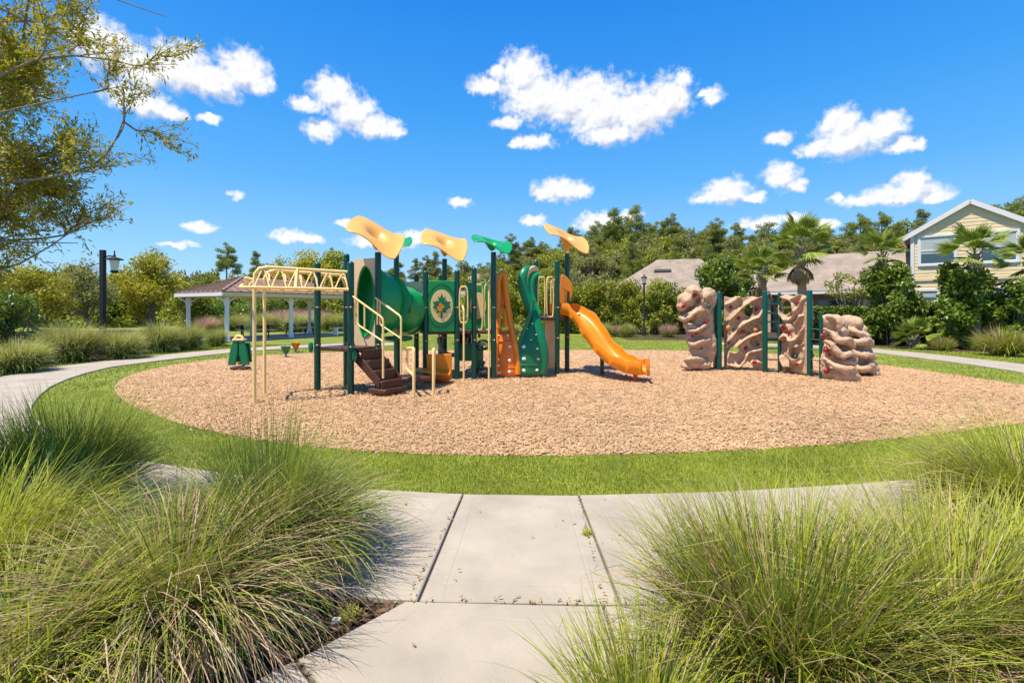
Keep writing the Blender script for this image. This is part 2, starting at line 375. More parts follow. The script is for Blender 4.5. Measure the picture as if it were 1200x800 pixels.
def slab(cornerfn, top=.034):
    n, m = len(UV), len(VV); vs = []
    for j, v in enumerate(VV):
        for i, u in enumerate(UV):
            a, b = UV[i], VV[j]
            p = cornerfn(u, v)
            z = min(ZU[i], ZU[j])
            if ZU[i] == -.0025 and not (.1 < v < .9): z = ZU[j]
            if ZU[j] == -.0025 and not (.1 < u < .9): z = min(0, ZU[i]) if ZU[i] != -.0025 else 0
            if z == -.0025 and (ZU[i] <= -.006 or ZU[j] <= -.006): z = min(ZU[i], ZU[j])
            vs.append((p[0], p[1], top + z))
    fs = [(j * n + i, j * n + i + 1, (j + 1) * n + i + 1, (j + 1) * n + i) for j in range(m - 1) for i in range(n - 1)]
    b = MB(); b.add(vs, fs); return b.build('paving_slab', M_conc, path, smooth=False)
rs = random.Random(3)
for a, b in zip(joints[:-1], joints[1:]):
    a2, b2 = a + .004, b - .004; t = .034 + rs.uniform(-.003, .003)
    slab(lambda u, v: inn(a2 + u * (b2 - a2)) * (1 - v) + outn(a2 + u * (b2 - a2), pw(a2 + u * (b2 - a2))) * v, t)
def quadslab(c, t=.034):
    c = [np.array(p) for p in c]; slab(lambda u, v: (c[0] * (1 - u) + c[1] * u) * (1 - v) + (c[3] * (1 - u) + c[2] * u) * v, t)
# spur towards the viewer
base2 = MB(); base2.quad((-.56, 2.63, .009), (2.0, 2.4, .009), (2.0, -1.2, .009), (-3.5, -1.2, .009))
tag(base2.build('spur_bed', M_joint, path), kind='structure')
def oat(x):
    c = [outn(s, pw(s)) for s in np.linspace(s_at(G(392, 574)), s_at(G(900, 577)), 120)]; c.sort(key=lambda p: p[0])
    return (x, float(np.interp(x, [p[0] for p in c], [p[1] for p in c])) - .012)
quadslab([oat(-.575), oat(.478), (.485, .75), (-.965, 2.19)], .033)
quadslab([(-.98, 2.175), (.47, .735), (-.25, 0), (-1.70, 1.40)], .036)
quadslab([oat(.490), oat(1.30), (1.12, 1.42), (.505, 1.42)], .031)
quadslab([(.505, 1.40), (1.12, 1.40), (1.0, .3), (.50, .4)], .033)
quadslab([(-1.715, 1.385), (-.265, -.015), (-1.3, -1), (-2.9, .1)], .034)

# dry bits blown into the joints and onto the slabs
rd = np.random.default_rng(61)
bits = [(x, y) for x, y in zip(rd.uniform(-.9, 1.5, 40), rd.uniform(2.1, 4.05, 40))]
for a, b, k in ((oat(-.55), oat(1.2), 60), (G(543, 582.5), G(478, 710), 34), (G(678, 584), G(710, 718), 46), (G(400, 576), G(1000, 572), 60)):
    for t in rd.uniform(0, 1, k): bits.append((a[0] + (b[0] - a[0]) * t + rd.normal(0, .008), a[1] + (b[1] - a[1]) * t + rd.normal(0, .010)))
LITTER = np.array(bits)
# ------------------------------------------------------------------ planting beds
bedL = [tuple(outn(s, pw(s) + .01)) for s in np.linspace(s_at(G(40, 490)), s_at(G(543, 582.5)) - .06, 30)]
sheet('planting_bed', bedL + [(-.985, 2.20), (-1.72, 1.40), (-3.0, 0), (-9, 0), (-10, 5)], .006, M_soil)
bedR = [tuple(outn(s, pw(s) + .01)) for s in np.linspace(s_at((.56, 4.1)) + .85, s_at((8.4, 6.7)), 26)]
sheet('planting_bed', bedR + [(10.5, 4), (9, -.5), (1.2, -.5), (1.31, 2.42)], .006, M_soil)
sheet('planting_bed', [(-10.9 - 1.6, 9.2), (-12.35, 11), (-12.9, 14), (-12.7, 17.5), (-13.6, 21), (-16, 27), (-30, 38), (-40, 30), (-22, 12), (-14, 8.2)], .004, M_soil)
sheet('planting_bed', [(6.0, 25.0), (12, 24.6), (14, 22), (16.2, 18.5), (24, 14.5), (34, 14), (34, 40), (6, 40)], .004, M_soil)
rl = np.random.default_rng(5)
def flakes(n, pts, lmin, lmax, wr, z0, thick=.006):
    """small flat wood flakes lying at random: open-bottomed slabs"""
    L = rl.uniform(lmin, lmax, n); W = L * rl.uniform(wr[0], wr[1], n); a = rl.uniform(0, PI, n); p = rl.normal(0, .28, n); r = rl.normal(0, .30, n)
    ax = np.stack([np.cos(a) * np.cos(p), np.sin(a) * np.cos(p), np.sin(p)], 1); bx = np.stack([-np.sin(a), np.cos(a), np.zeros(n)], 1)
    nz = np.cross(ax, bx); bx = bx * np.cos(r)[:, None] + nz * np.sin(r)[:, None]; nz = np.cross(ax, bx)
    c = np.concatenate([pts, (z0 + rl.uniform(0, .02, n))[:, None]], 1)
    V = np.empty((n, 8, 3))
    for k, (i, j, t) in enumerate([(-1, -1, 0), (1, -.7, 0), (1, .8, 0), (-1, 1, 0), (-1, -1, 1), (1, -.7, 1), (1, .8, 1), (-1, 1, 1)]):
        V[:, k] = c + ax * (L * i / 2)[:, None] + bx * (W * j / 2)[:, None] + nz * (thick * t)
    Fq = np.array([(4, 5, 6, 7), (0, 1, 5, 4), (1, 2, 6, 5), (2, 3, 7, 6), (3, 0, 4, 7)])
    return V.reshape(-1, 3), (Fq[None] + 8 * np.arange(n)[:, None, None]).reshape(-1, 4)
M_chip = leafmat('wood_chip', [(0.34, 0.205, 0.10), (0.46, 0.295, 0.15), (0.52, 0.35, 0.19), (0.48, 0.31, 0.16), (0.60, 0.45, 0.29), (0.40, 0.25, 0.125)], 0, .85, 0, .3, .16, .55)
def scatter(poly, bbox, n, dens):
    x = rl.uniform(bbox[0], bbox[1], n); y = rl.uniform(bbox[2], bbox[3], n)
    k = (rl.uniform(0, 1, n) < dens(x, y)) & inpoly(x, y, poly); return np.stack([x[k], y[k]], 1)
mp = np.array(mulch)
pts = scatter(mp, (-10, 11, 5, 19), 330000, lambda x, y: np.clip((5.8 / np.hypot(x * .6, y)) ** 2.0, 0, 1) * .95)
edge = scatter(np.array([(p[0] * 1.03, 12 + (p[1] - 12) * 1.035) for p in mulch]), (-10, 11, 5, 12), 9000, lambda x, y: np.ones_like(x)); edge = edge[~inpoly(edge[:, 0], edge[:, 1], mp)]; pts = np.concatenate([pts, edge[rl.uniform(0, 1, len(edge)) < np.exp(-polydist(edge[:, 0], edge[:, 1], mp) / .05)]])
V, Fq = flakes(len(pts), pts, .026, .07, (.16, .36), .006, .005)
tag(link('wood_chips', mesh_np('wood_chips', V, Fq), M_chip), 'pale orange wood chips covering the playground floor', 'wood chips', kind='stuff')
M_barkchip = leafmat('bark_chip', [(0.05, 0.026, 0.014), (0.11, 0.06, 0.032), (0.17, 0.105, 0.06), (0.075, 0.04, 0.022), (0.24, 0.17, 0.11)], 0, .9, 0)
for poly, bb, n in ((bedL + [(-.985, 2.20), (-1.72, 1.40), (-3.0, .5)], (-5, -.4, 1, 5), 24000), (bedR + [(6, 1), (1.3, 1), (1.31, 2.42)], (1, 7, 1, 5.5), 16000)):
    q = scatter(np.array(poly), bb, n, lambda x, y: np.ones_like(x)); V, Fq = flakes(len(q), q, .02, .085, (.12, .4), .008)
    tag(link('bark_mulch', mesh_np('bark_mulch', V, Fq), M_barkchip), 'dark brown bark mulch under the grass clumps ' + ('left of the path' if bb[0] < 0 else 'right of the path'), 'bark mulch', kind='stuff')

V, Fq = flakes(len(LITTER), LITTER, .008, .026, (.25, .6), .031, .002)
tag(link('leaf_litter', mesh_np('leaf_litter', V, Fq), leafmat('dry_leaf_bits', [(.30, .20, .09), (.42, .27, .10), (.22, .15, .08), (.35, .33, .10)], 0, .9, 0)), 'tiny dry leaf bits caught in the slab joints', 'leaf litter', kind='stuff')
# ------------------------------------------------------------------ mown lawn
M_turf = leafmat('turf_blade', [(0.26, 0.31, 0.02), (0.36, 0.42, 0.03), (0.30, 0.35, 0.022), (0.42, 0.46, 0.05), (0.28, 0.34, 0.022), (0.50, 0.48, 0.13)], .3, .6, 0, .3, .22, 1.1)
lawnp = [tuple(p) for p in inner[::3]] + [(8, 29), (-10, 29)]
def turf(pts, hmin, hmax, w):
    n = len(pts); a = rl.uniform(0, 2 * PI, n); le = rl.normal(0, .4, n); h = rl.uniform(hmin, hmax, n); d = rl.uniform(0, 2 * PI, n)
    sd_ = np.stack([np.cos(a), np.sin(a), 0 * a], 1) * (w * rl.uniform(.7, 1.3, n))[:, None]
    b = np.concatenate([pts, np.zeros((n, 1))], 1); tip = b + np.stack([np.cos(d) * np.sin(le) * h, np.sin(d) * np.sin(le) * h, np.cos(le) * h], 1)
    V = np.stack([b - sd_ / 2, b + sd_ / 2, tip], 1); return V.reshape(-1, 3), np.arange(n * 3).reshape(-1, 3)
lp = np.array(lawnp)
q1 = scatter(lp, (-10, 11, 3.9, 9.5), 620000, lambda x, y: np.clip((4.6 / np.hypot(x * .5, y)) ** 1.7, 0, 1))
q1 = q1[~inpoly(q1[:, 0], q1[:, 1], mp)]
V1, F1 = turf(q1, .018, .042, .008)
q2 = scatter(lp, (-13, 14, 9.5, 29), 190000, lambda x, y: np.clip((11 / np.hypot(x, y)) ** 1.4, 0, 1)); q2 = q2[~inpoly(q2[:, 0], q2[:, 1], mp)]
V2, F2 = turf(q2, .03, .065, .02)
o = link('lawn_grass', mesh_np('lawn_grass', np.concatenate([V1, V2]), np.concatenate([F1, F2 + len(V1)])), M_turf)
tag(o, 'short mown green grass ringing the wood chips', 'grass', kind='stuff')
# strips of lawn beyond the path, left and right
qa = scatter(np.array([tuple(outn(s, pw(s))) for s in np.linspace(0, s_at(G(45, 470)), 40)] + [(-12.6, 9.0), (-12.5, 11), (-13.0, 14), (-12.8, 17.5), (-13.7, 21)]), (-16, -8, 7, 24), 90000, lambda x, y: np.ones_like(x) * .8)
qb = scatter(np.array([tuple(outn(s, pw(s))) for s in np.linspace(s_at((11.8, 10)), arc[-1], 40)] + [(8, 25), (12, 24.6), (14, 22), (16.2, 18.5), (24, 14.5), (20, 9)]), (8, 24, 9, 25), 90000, lambda x, y: np.ones_like(x) * .7)
V, Fq = turf(np.concatenate([qa, qb]), .03, .07, .022)
tag(link('lawn_grass', mesh_np('lawn_grass', V, Fq), M_turf), 'mown grass strips along the outer edges of the path', 'grass', kind='stuff')

# ------------------------------------------------------------------ ornamental grass clumps
def blade_arrays(rg, n, r0, Lr, th, ku, w, segs, z0=0.0, phi_c=None, phi_s=None, ell=(1, 1)):
    ba = rg.uniform(0, 2 * PI, n); br = r0 * np.sqrt(rg.uniform(0, 1, n))
    phi = ba + rg.normal(0, .7, n)
    if phi_c is not None: phi = rg.normal(phi_c, phi_s, n)
    f = br / r0
    th0 = np.abs(rg.normal(0, 1, n)) * th[1] * .5 + th[0] * f; ka = rg.uniform(ku[0], ku[1], n) * (.5 + .6 * f); L = rg.uniform(Lr[0], Lr[1], n) * (1 - .15 * rg.uniform(0, 1, n) ** 3)
    x = br * np.cos(ba) * ell[0]; y = br * np.sin(ba) * ell[1]; z = np.full(n, z0); drift = rg.normal(0, .5, n); tw = rg.uniform(-.6, .6, n); kink = np.where(rg.uniform(0, 1, n) < .22, rg.uniform(.3, 1.5, n), 0); kt = rg.uniform(.4, .95, n)
    wd = w * rg.uniform(.65, 1.3, n); P = []
    for k in range(segs + 1):
        t = k / segs; ph = phi + drift * t; wk = wd * (1 - t ** 2.2) * (.75 + .25 * min(1, t * 6)) + .0006
        sx, sy, sz = -np.sin(ph) * np.cos(tw), np.cos(ph) * np.cos(tw), np.sin(tw)
        P.append(np.stack([x - sx * wk / 2, y - sy * wk / 2, z - sz * wk / 2], 1)); P.append(np.stack([x + sx * wk / 2, y + sy * wk / 2, z + sz * wk / 2], 1))
        a = th0 + ka * (t + .5 / segs) ** 1.35 + kink * (t >= kt); ds = L / segs
        x = x + np.sin(a) * np.cos(ph) * ds; y = y + np.sin(a) * np.sin(ph) * ds; z = np.maximum(z + np.cos(a) * ds, .012 + .05 * rg.uniform(0, 1, n) * (t > .4))
    V = np.stack(P, 1); m = 2 * (segs + 1)
    Fb = np.array([(2 * k, 2 * k + 1, 2 * k + 3, 2 * k + 2) for k in range(segs)])
    return V.reshape(-1, 3), (Fb[None] + m * np.arange(n)[:, None, None]).reshape(-1, 4), np.repeat(np.arange(n), segs)
def clump_mesh(name, seed, layers):
    rg = np.random.default_rng(seed); VV_, FF, MI = [], [], []; b = 0
    for (n, kw, mi) in layers:
        V, Fq, bi = blade_arrays(rg, n, **kw); VV_.append(V); FF.append(Fq + b); b += len(V)
        MI.append(np.full(len(Fq), mi))
    return mesh_np(name, np.concatenate(VV_), np.concatenate(FF), True, np.concatenate(MI))
M_blG = leafmat('grass_blade_green', [(0.17, 0.22, 0.02), (0.26, 0.31, 0.028), (0.33, 0.38, 0.04), (0.20, 0.26, 0.035), (0.40, 0.43, 0.09)], .35, .5, .05)
M_blY = leafmat('grass_blade_bright', [(0.32, 0.35, 0.02), (0.42, 0.45, 0.03), (0.48, 0.50, 0.06), (0.28, 0.32, 0.02), (0.54, 0.52, 0.15)], .35, .5, .05)
M_blD = leafmat('grass_blade_dark', [(0.08, 0.12, 0.025), (0.14, 0.19, 0.035), (0.20, 0.26, 0.045), (0.26, 0.32, 0.07), (0.11, 0.16, 0.035)], .3, .5, .05)
M_blS = leafmat('grass_blade_straw', [(0.42, 0.28, 0.15), (0.54, 0.40, 0.24), (0.35, 0.22, 0.12), (0.60, 0.48, 0.32), (0.45, 0.26, 0.17), (0.24, 0.15, 0.08)], .25, .6, .05)
M_blT = leafmat('grass_blade_pale', [(0.36, 0.37, 0.14), (0.44, 0.43, 0.18), (0.50, 0.48, 0.24), (0.40, 0.42, 0.12), (0.54, 0.50, 0.30)], .4, .6, .06)
M_blP = leafmat('grass_plume_pink', [(0.55, 0.33, 0.25), (0.62, 0.42, 0.31), (0.50, 0.30, 0.25), (0.66, 0.50, 0.38)], .4, .7, .06)
GM = [M_blG, M_blY, M_blD, M_blS, M_blP, M_blT]
FGG = 'large ornamental grass clumps in the foreground beds'
def fg_clump(loc, seed, layers, label, rot=0):
    o = link('ornamental_grass', clump_mesh('ornamental_grass', seed, layers), GM); o.location = (loc[0], loc[1], .0); o.rotation_euler.z = rot
    return tag(o, label, 'ornamental grass', FGG)
K = lambda r0, L, th, ku, w=.0066, segs=8, **k: dict(r0=r0, Lr=L, th=th, ku=ku, w=w, segs=segs, **k)
# left bed
fg_clump((-1.64, 2.36), 11, [(1000, K(.17, (.55, 1.0), (.55, .35), (.9, 2.3)), 2), (900, K(.17, (.6, 1.05), (.5, .4), (.9, 2.4)), 0), (900, K(.2, (.2, .5), (.6, .6), (.6, 2.2)), 3), (2600, K(.18, (.45, 1.05), (.55, .5), (1.0, 2.5)), 3), (300, K(.13, (.45, .75), (.2, .25), (.1, .8)), 1)],
         'brownish mounded grass clump with many dead straw blades, nearest left of the path')
fg_clump((-1.50, 3.0), 12, [(1900, K(.19, (.6, 1.05), (.5, .4), (.7, 2.0)), 2), (1300, K(.19, (.6, 1.08), (.5, .4), (.6, 2.1)), 0), (900, K(.18, (.5, 1.0), (.5, .5), (.9, 2.2)), 3), (420, K(.16, (.85, 1.15), (.15, .25), (.0, .5), w=.004), 0)],
         'deep green arching grass clump drooping onto the concrete at the joint')
fg_clump((-3.45, 3.75), 13, [(1900, K(.24, (.75, 1.15), (.3, .3), (.1, .9)), 0), (1500, K(.24, (.6, 1.05), (.45, .4), (.5, 1.7)), 2), (350, K(.2, (.5, .9), (.5, .5), (.9, 2.0)), 3)],
         'tall upright green grass clump beside the left stretch of the path')
fg_clump((-2.78, 2.5), 14, [(2000, K(.26, (.65, 1.08), (.4, .4), (.4, 1.7)), 1), (1500, K(.26, (.6, 1.05), (.4, .4), (.5, 1.9)), 0), (900, K(.2, (.6, 1.0), (.5, .5), (.9, 2.2)), 3)],
         'bright yellow-green grass clump at the left edge of the photo')
fg_clump((-1.98, 1.92), 15, [(1700, K(.18, (.5, .82), (.5, .4), (.8, 2.1)), 1), (1200, K(.18, (.5, .85), (.5, .4), (.8, 2.2)), 0), (500, K(.16, (.4, .8), (.5, .5), (1.0, 2.4)), 3)],
         'low yellow-green grass clump in the lower left corner')
fg_clump((-4.1, 2.95), 22, [(1500, K(.25, (.7, 1.05), (.4, .4), (.4, 1.6)), 0), (1200, K(.25, (.6, 1.0), (.4, .4), (.4, 1.7)), 1), (500, K(.2, (.5, .9), (.4, .4), (.4, 1.8)), 3)],
         'loose green grass clump cut by the left frame edge below the path bend')
# right bed
fg_clump((1.18, 2.10), 16, [(1150, K(.28, (.55, .98), (.35, .4), (.1, 1.2)), 0), (900, K(.28, (.55, 1.0), (.35, .4), (.1, 1.2)), 1), (1150, K(.28, (.45, .92), (.4, .5), (.2, 1.7)), 3), (900, K(.26, (.2, .48), (.6, .6), (.8, 2.4)), 3), (700, K(.24, (.55, .95), (.45, .4), (.3, 1.4)), 2)],
         'broad upright green grass clump right of the path in the lower right')
fg_clump((1.95, 2.15), 17, [(1000, K(.22, (.6, 1.0), (.4, .4), (.3, 1.5)), 1), (1000, K(.22, (.6, 1.0), (.4, .4), (.3, 1.5)), 0), (900, K(.2, (.5, 1.0), (.5, .5), (.6, 2.0)), 3)],
         'mixed green and straw grass clump in the lower right corner')
fg_clump((3.55, 3.35), 18, [(1400, K(.24, (.7, 1.1), (.4, .4), (.3, 1.7)), 1), (1500, K(.24, (.6, 1.1), (.4, .4), (.4, 1.9)), 0), (1100, K(.2, (.5, 1.15), (.5, .5), (.8, 2.2)), 3), (600, K(.24, (.5, .9), (.45, .4), (.5, 1.6)), 2)],
         'tan tipped grass clump at the right edge beside the far end of the slabs')
fg_clump((.46, 1.72), 19, [(420, K(.12, (.35, .62), (.3, .4), (.1, 1.0)), 0), (200, K(.12, (.35, .6), (.3, .4), (.1, 1.0)), 1), (90, K(.12, (.3, .55), (.4, .5), (.4, 1.6)), 3)],
         'thin sparse grass clump at the bottom centre of the photo')
fg_clump((2.8, 2.6), 20, [(900, K(.22, (.4, .72), (.4, .4), (.3, 1.6)), 0), (600, K(.22, (.4, .72), (.4, .4), (.3, 1.6)), 1), (900, K(.2, (.35, .75), (.5, .5), (.6, 2.0)), 3)],
         'straw heavy grass clump between the lower right clump and right edge clump')

# middle-distance clumps along the left path: three shapes, copied
def mid_mesh(seed, kind):
    if kind == 'pale': lay = [(500, K(.26, (.85, 1.25), (.35, .45), (.3, 1.5), w=.016, segs=6), 0), (600, K(.26, (.85, 1.3), (.3, .45), (.2, 1.3), w=.016, segs=6), 1), (900, K(.26, (.7, 1.15), (.65, .5), (.9, 2.2), w=.018, segs=6), 2), (1000, K(.26, (.85, 1.35), (.35, .5), (.3, 1.3), w=.016, segs=6), 5)]
    elif kind == 'pink': lay = [(500, K(.3, (.6, .95), (.5, .45), (.5, 1.7), w=.018, segs=5), 0), (300, K(.3, (.6, .9), (.6, .5), (.7, 1.8), w=.02, segs=5), 2), (950, K(.34, (.9, 1.3), (.35, .35), (.1, .7), w=.016, segs=5), 4)]
    else: lay = [(520, K(.25, (.8, 1.15), (.6, .5), (.1, .7), w=.026, segs=5), 0), (300, K(.25, (.8, 1.15), (.6, .5), (.1, .8), w=.026, segs=5), 3), (300, K(.25, (.7, 1.1), (.7, .5), (.3, 1.0), w=.026, segs=5), 1)]
    return clump_mesh('ornamental_grass', seed, lay)
MID = {('pale', 0): mid_mesh(31, 'pale'), ('pale', 1): mid_mesh(32, 'pale'), ('pink', 0): mid_mesh(33, 'pink'), ('pink', 1): mid_mesh(36, 'pink'), ('spiky', 0): mid_mesh(34, 'spiky')}
rg_ = random.Random(8)
def mid(x, y, w, top, kind, label, group):
    gx, gy = G(x, y); o = link('ornamental_grass', MID[(kind, rg_.randrange(2) if kind != 'spiky' else 0)], GM)
    s = (w / F * gy) / 2.3; h = ((y - top) * gy / F) / 1.05
    o.location = (gx, gy, 0); o.scale = (s, s, h); o.rotation_euler.z = rg_.uniform(0, 6); tag(o, label, 'ornamental grass', group)
gl = 'pale grass clumps lining the left path'
mid(20, 437, 88, 396, 'pale', 'low pale grass clump nearest the path at the left photo edge', gl)
mid(84, 424, 86, 374, 'pale', 'biggest pale grass clump before the left lamp post, yellow-green top', gl)
mid(141, 421, 66, 383, 'pale', 'dark bellied grass clump just right of the left lamp post', gl)
mid(187, 413, 60, 375, 'pale', 'third pale grass clump from the lamp post towards the pavilion', gl)
mid(221, 410, 48, 378, 'pale', 'pale grass clump just before the pavilion near corner column', gl)
mid(253, 406, 36, 383, 'pale', 'small grass clump touching the pavilion corner column', gl)
# ================================================================== play structure
play = empty('play_structure', (-.6, 10.6, 0), 'large playground climber with green posts, yellow sail roofs, tunnel and orange slide', 'play structure')
def part(mb, name, mat, parent=play, label=None, **k):
    o = mb.build(name, mat, parent, **k)
    if label: o['label'] = label
    return o
def V3(x, y, z): return Vector((x, y, z))
PR = .062
posts = {}
def post(key, x, y, top, r=PR, cap=True, base=None):
    gx, gy = G(x, y); z = CH - (top - HZ) * gy / F; posts[key] = Vector((gx, gy, z))
    b = MB(); b.lathe([(r, -.1), (r, z - .05), (r * .98, z - .03)], 16, (gx, gy, 0))
    o = part(b, 'post', M_gpost)
    if cap: part(MB().ball((gx, gy, z - .035), (r * 1.06, r * 1.06, .05), 14, 8), 'post_cap', M_gpost, o)
    for zz in (.88, 1.62):
        if zz < z - .15:
            part(MB().lathe([(r - .001, zz), (r + .005, zz + .003), (r + .005, zz + .025), (r - .001, zz + .028)], 16, (gx, gy, 0)), 'clamp_ring', M_grey, o)
            part(MB().ball((gx + .02, gy - r - .004, zz + .014), (.014, .012, .014), 8, 6), 'clamp_bolt', M_cream, o)
    return o
post('p1', 372, 457.5, 308); post('p2', 411, 462, 307); post('p3', 406, 452, 298)
post('p4', 443, 456, 294, cap=False); post('p5', 464.5, 440, 296, cap=False); post('p6', 488, 437, 323)
post('p7', 498.5, 446, 318); post('p8', 535.5, 444.5, 317); post('p9', 555.6, 444, 314); post('p10', 521, 437, 302, cap=False)
post('p11', 578.3, 444, 294, cap=False); post('p12', 628, 437, 306); post('p13', 653, 438.5, 305.6); post('p14', 664.5, 435, 296, cap=False)
post('p15', 516, 433, 322)
def P(k, z): v = posts[k]; return V3(v.x, v.y, z)
# ---- decks
def deck(pts, z, t=.07):
    o = part(MB().prism([V3(p.x, p.y, z - t) for p in pts], (0, 0, t)), 'deck', M_brown, bevel=.012); return o
Q = posts
deck([Q['p1'], Q['p2'], Q['p4'], Q['p3']], .86)
deck([Q['p7'], Q['p8'], Q['p9'], V3(Q['p9'].x + .45, Q['p9'].y - .02, 0), V3(Q['p9'].x + .3, Q['p9'].y + 1.0, 0), Q['p10'] + V3(0, .15, 0), Q['p6']], 1.10)
p12b = V3(Q['p12'].x, Q['p12'].y, 0)
deck([V3(.37, 11.75, 0), Q['p13'], Q['p14'], V3(.75, 12.9, 0), p12b + V3(-.12, .7, 0)], 1.40)
# bridge between the decks
# ---- sail roofs
def sail(name, mat, base, R, L, Wd, yaw, tilt=.2, curl=.25, twist=.3, label=None):
    n, m = 26, 18; b = MB(); vs = []; cz, sz = math.cos(yaw), math.sin(yaw)
    for j in range(m + 1):
        for i in range(n + 1):
            u, v = i / n * 2 - 1, j / m * 2 - 1
            w = Wd * (1 - .18 * u * u) * (1 - .12 * math.cos(3 * u)); l = L * (1 - .16 * v * v)
            x, y = u * l, v * w
            z = R - curl * math.sin(1.5 * u) + .04 * u * u
            z += .10 * Wd - tilt * ((1 - v) / 2) ** 1.25 * (.8 + twist * u) + .05 * math.cos(3.2 * u + .5) * (1 - v) / 2
            r = math.hypot(x, y); z *= 1 - math.exp(-(r / .13) ** 2)
            vs.append(base + V3(x * cz - y * sz, x * sz + y * cz, z))
    b.add(vs, [(j * (n + 1) + i, j * (n + 1) + i + 1, (j + 1) * (n + 1) + i + 1, (j + 1) * (n + 1) + i) for j in range(m) for i in range(n)])
    o = part(b, 'sail_roof', mat, label=label, angle=80, solid=.03, subsurf=1); return o
sail('s', M_yel, Q['p4'] + V3(-.03, 0, .0), .50, .54, .50, .05, .62, .19, .12, 'yellow sail roof, largest and farthest left')
sail('s', M_gtube, Q['p5'] + V3(0, 0, .0), .22, .38, .34, .2, .25, -.14, .2, 'green sail roof behind the left yellow one')
sail('s', M_yel, Q['p10'] + V3(0, 0, .0), .58, .58, .52, .05, .70, .12, .12, 'yellow sail roof above the leaf panel')
sail('s', M_gtube, Q['p11'] + V3(-.04, 0, .0), .27, .47, .40, .05, .34, .08, .15, 'green sail roof above the orange climber')
sail('s', M_yel, Q['p14'] + V3(-.02, 0, .0), .56, .57, .50, .05, .56, .17, .12, 'yellow sail roof above the slide')
# ---- overhead ladder
ol = part(MB().tube([(Q['p2'] + V3(-.04, 0, 0)).xy.to_3d() + V3(0, 0, 2.29), V3(-4.22, 8.40, 2.32), V3(-4.33, 8.33, 2.29), V3(-4.385, 8.30, 2.2), V3(-4.39, 8.29, 2.05), V3(-4.39, 8.29, 0)], .030, 10), 'overhead_ladder', M_cream)
part(MB().tube([V3(Q['p3'].x, Q['p3'].y, 2.29), V3(-4.50, 9.22, 2.33), V3(-4.60, 9.15, 2.29), V3(-4.64, 9.12, 2.18), V3(-4.64, 9.12, 0)], .030, 10), 'ladder_beam', M_cream, ol)
fA, fB = V3(-3.02, 8.98, 1.96), V3(-4.32, 8.12, 1.96); bA, bB = V3(-3.47, 10.22, 1.96), V3(-4.66, 9.25, 1.96)
loop = spline([fA, fB, V3(-4.56, 8.20, 1.97), V3(-4.72, 8.55, 2.02), V3(-4.78, 8.95, 1.99), bB, bA], 7)
part(MB().tube(loop, .027, 8), 'ladder_loop_rail', M_cream, ol)
def lerp(a, b, t): return a + (b - a) * t
uF = (V3(-4.39, 8.29, 2.31), V3(Q['p2'].x, Q['p2'].y, 2.29)); uB = (V3(-4.64, 9.12, 2.32), V3(Q['p3'].x, Q['p3'].y, 2.29)); lF = (fB, fA); lB = (bB, bA)
for k in range(6):
    t0, t1, t2 = (k + .05) / 6, (k + .5) / 6, (k + .95) / 6
    b = MB(); b.tube(spline([lerp(*lF, t0), lerp(*uF, t1) + V3(0, 0, -.03), lerp(*lF, t2) + V3(0, 0, .01)], 5), .013, 6)
    part(b, 'truss_bar', M_cream, ol)
    b = MB(); b.tube(spline([lerp(*lB, t0), lerp(*uB, t1) + V3(0, 0, -.03), lerp(*lB, t2)], 5), .013, 6)
    part(b, 'truss_bar', M_cream, ol)
    c = lerp(lerp(*uF, t1), lerp(*uB, t1), .5) + V3(0, 0, .02)
    part(MB().tube(spline([lerp(*lF, t2), lerp(lerp(*uF, t2), c, .6) + V3(0, 0, -.12), c + V3(0, 0, -.10), lerp(lerp(*uB, t2), c, .6) + V3(0, 0, -.12), lerp(*lB, t2)], 4), .013, 6), 'rung', M_cream, ol)
for s_ in (0, 1):
    part(MB().tube(spline([V3(-4.39, 8.29, 2.1), V3(-4.62, 8.40, 2.14), V3(-4.74, 8.72, 2.03)] if s_ == 0 else [V3(-4.64, 9.12, 2.15), V3(-4.76, 8.98, 2.12), V3(-4.77, 8.8, 2.02)], 5), .016, 6), 'nose_bar', M_cream, ol)
part(MB().beam(lerp(*uF, .42), lerp(*lF, .42), .045, .045, (0, 1, 0)), 'ladder_strut', M_cream, ol)
# footholds on the left posts
for k in ('p1', 'p2'):
    v = Q[k]; part(MB().ball((v.x + (.09 if k == 'p2' else -.11), v.y - .05, .86 if k == 'p1' else .72), (.05, .04, .11), 12, 8), 'foothold', M_gplas)
# ---- tunnel with its end panels
def oval_panel(a, b_, z0, z1, hw, hz0, hz1, mat, name, th=.04, lab=None):
    """flat panel between two points with an oval opening"""
    a, b_ = Vector(a), Vector(b_); e = (b_ - a); Wp = e.length; e.normalize(); nrm = V3(-e.y, e.x, 0)
    N_ = 40; cx, cz, rz = Wp / 2, (hz0 + hz1) / 2, (hz1 - hz0) / 2; bm = MB(); inn_, out_ = [], []
    for i in range(N_):
        an = 2 * PI * i / N_; ux, uz = math.cos(an), math.sin(an)
        inn_.append((cx + hw * ux, cz + rz * uz))
        k = min((Wp / 2) / max(abs(ux), 1e-6), ((z1 - cz) if uz > 0 else (cz - z0)) / max(abs(uz), 1e-6)); out_.append((cx + ux * k, cz + uz * k))
    W3 = lambda p, d: a + e * p[0] + nrm * d + V3(0, 0, p[1])
    vs = [W3(p, d) for d in (0, th) for p in out_ + inn_]
    M_ = 2 * N_; fs = []
    for i in range(N_):
        j = (i + 1) % N_
        fs += [(i, j, N_ + j, N_ + i), (M_ + j, M_ + i, M_ + N_ + i, M_ + N_ + j), (i, M_ + i, M_ + j, j), (N_ + j, M_ + N_ + j, M_ + N_ + i, N_ + i)]
    bm.add(vs, fs); return part(bm, name, mat, label=lab)
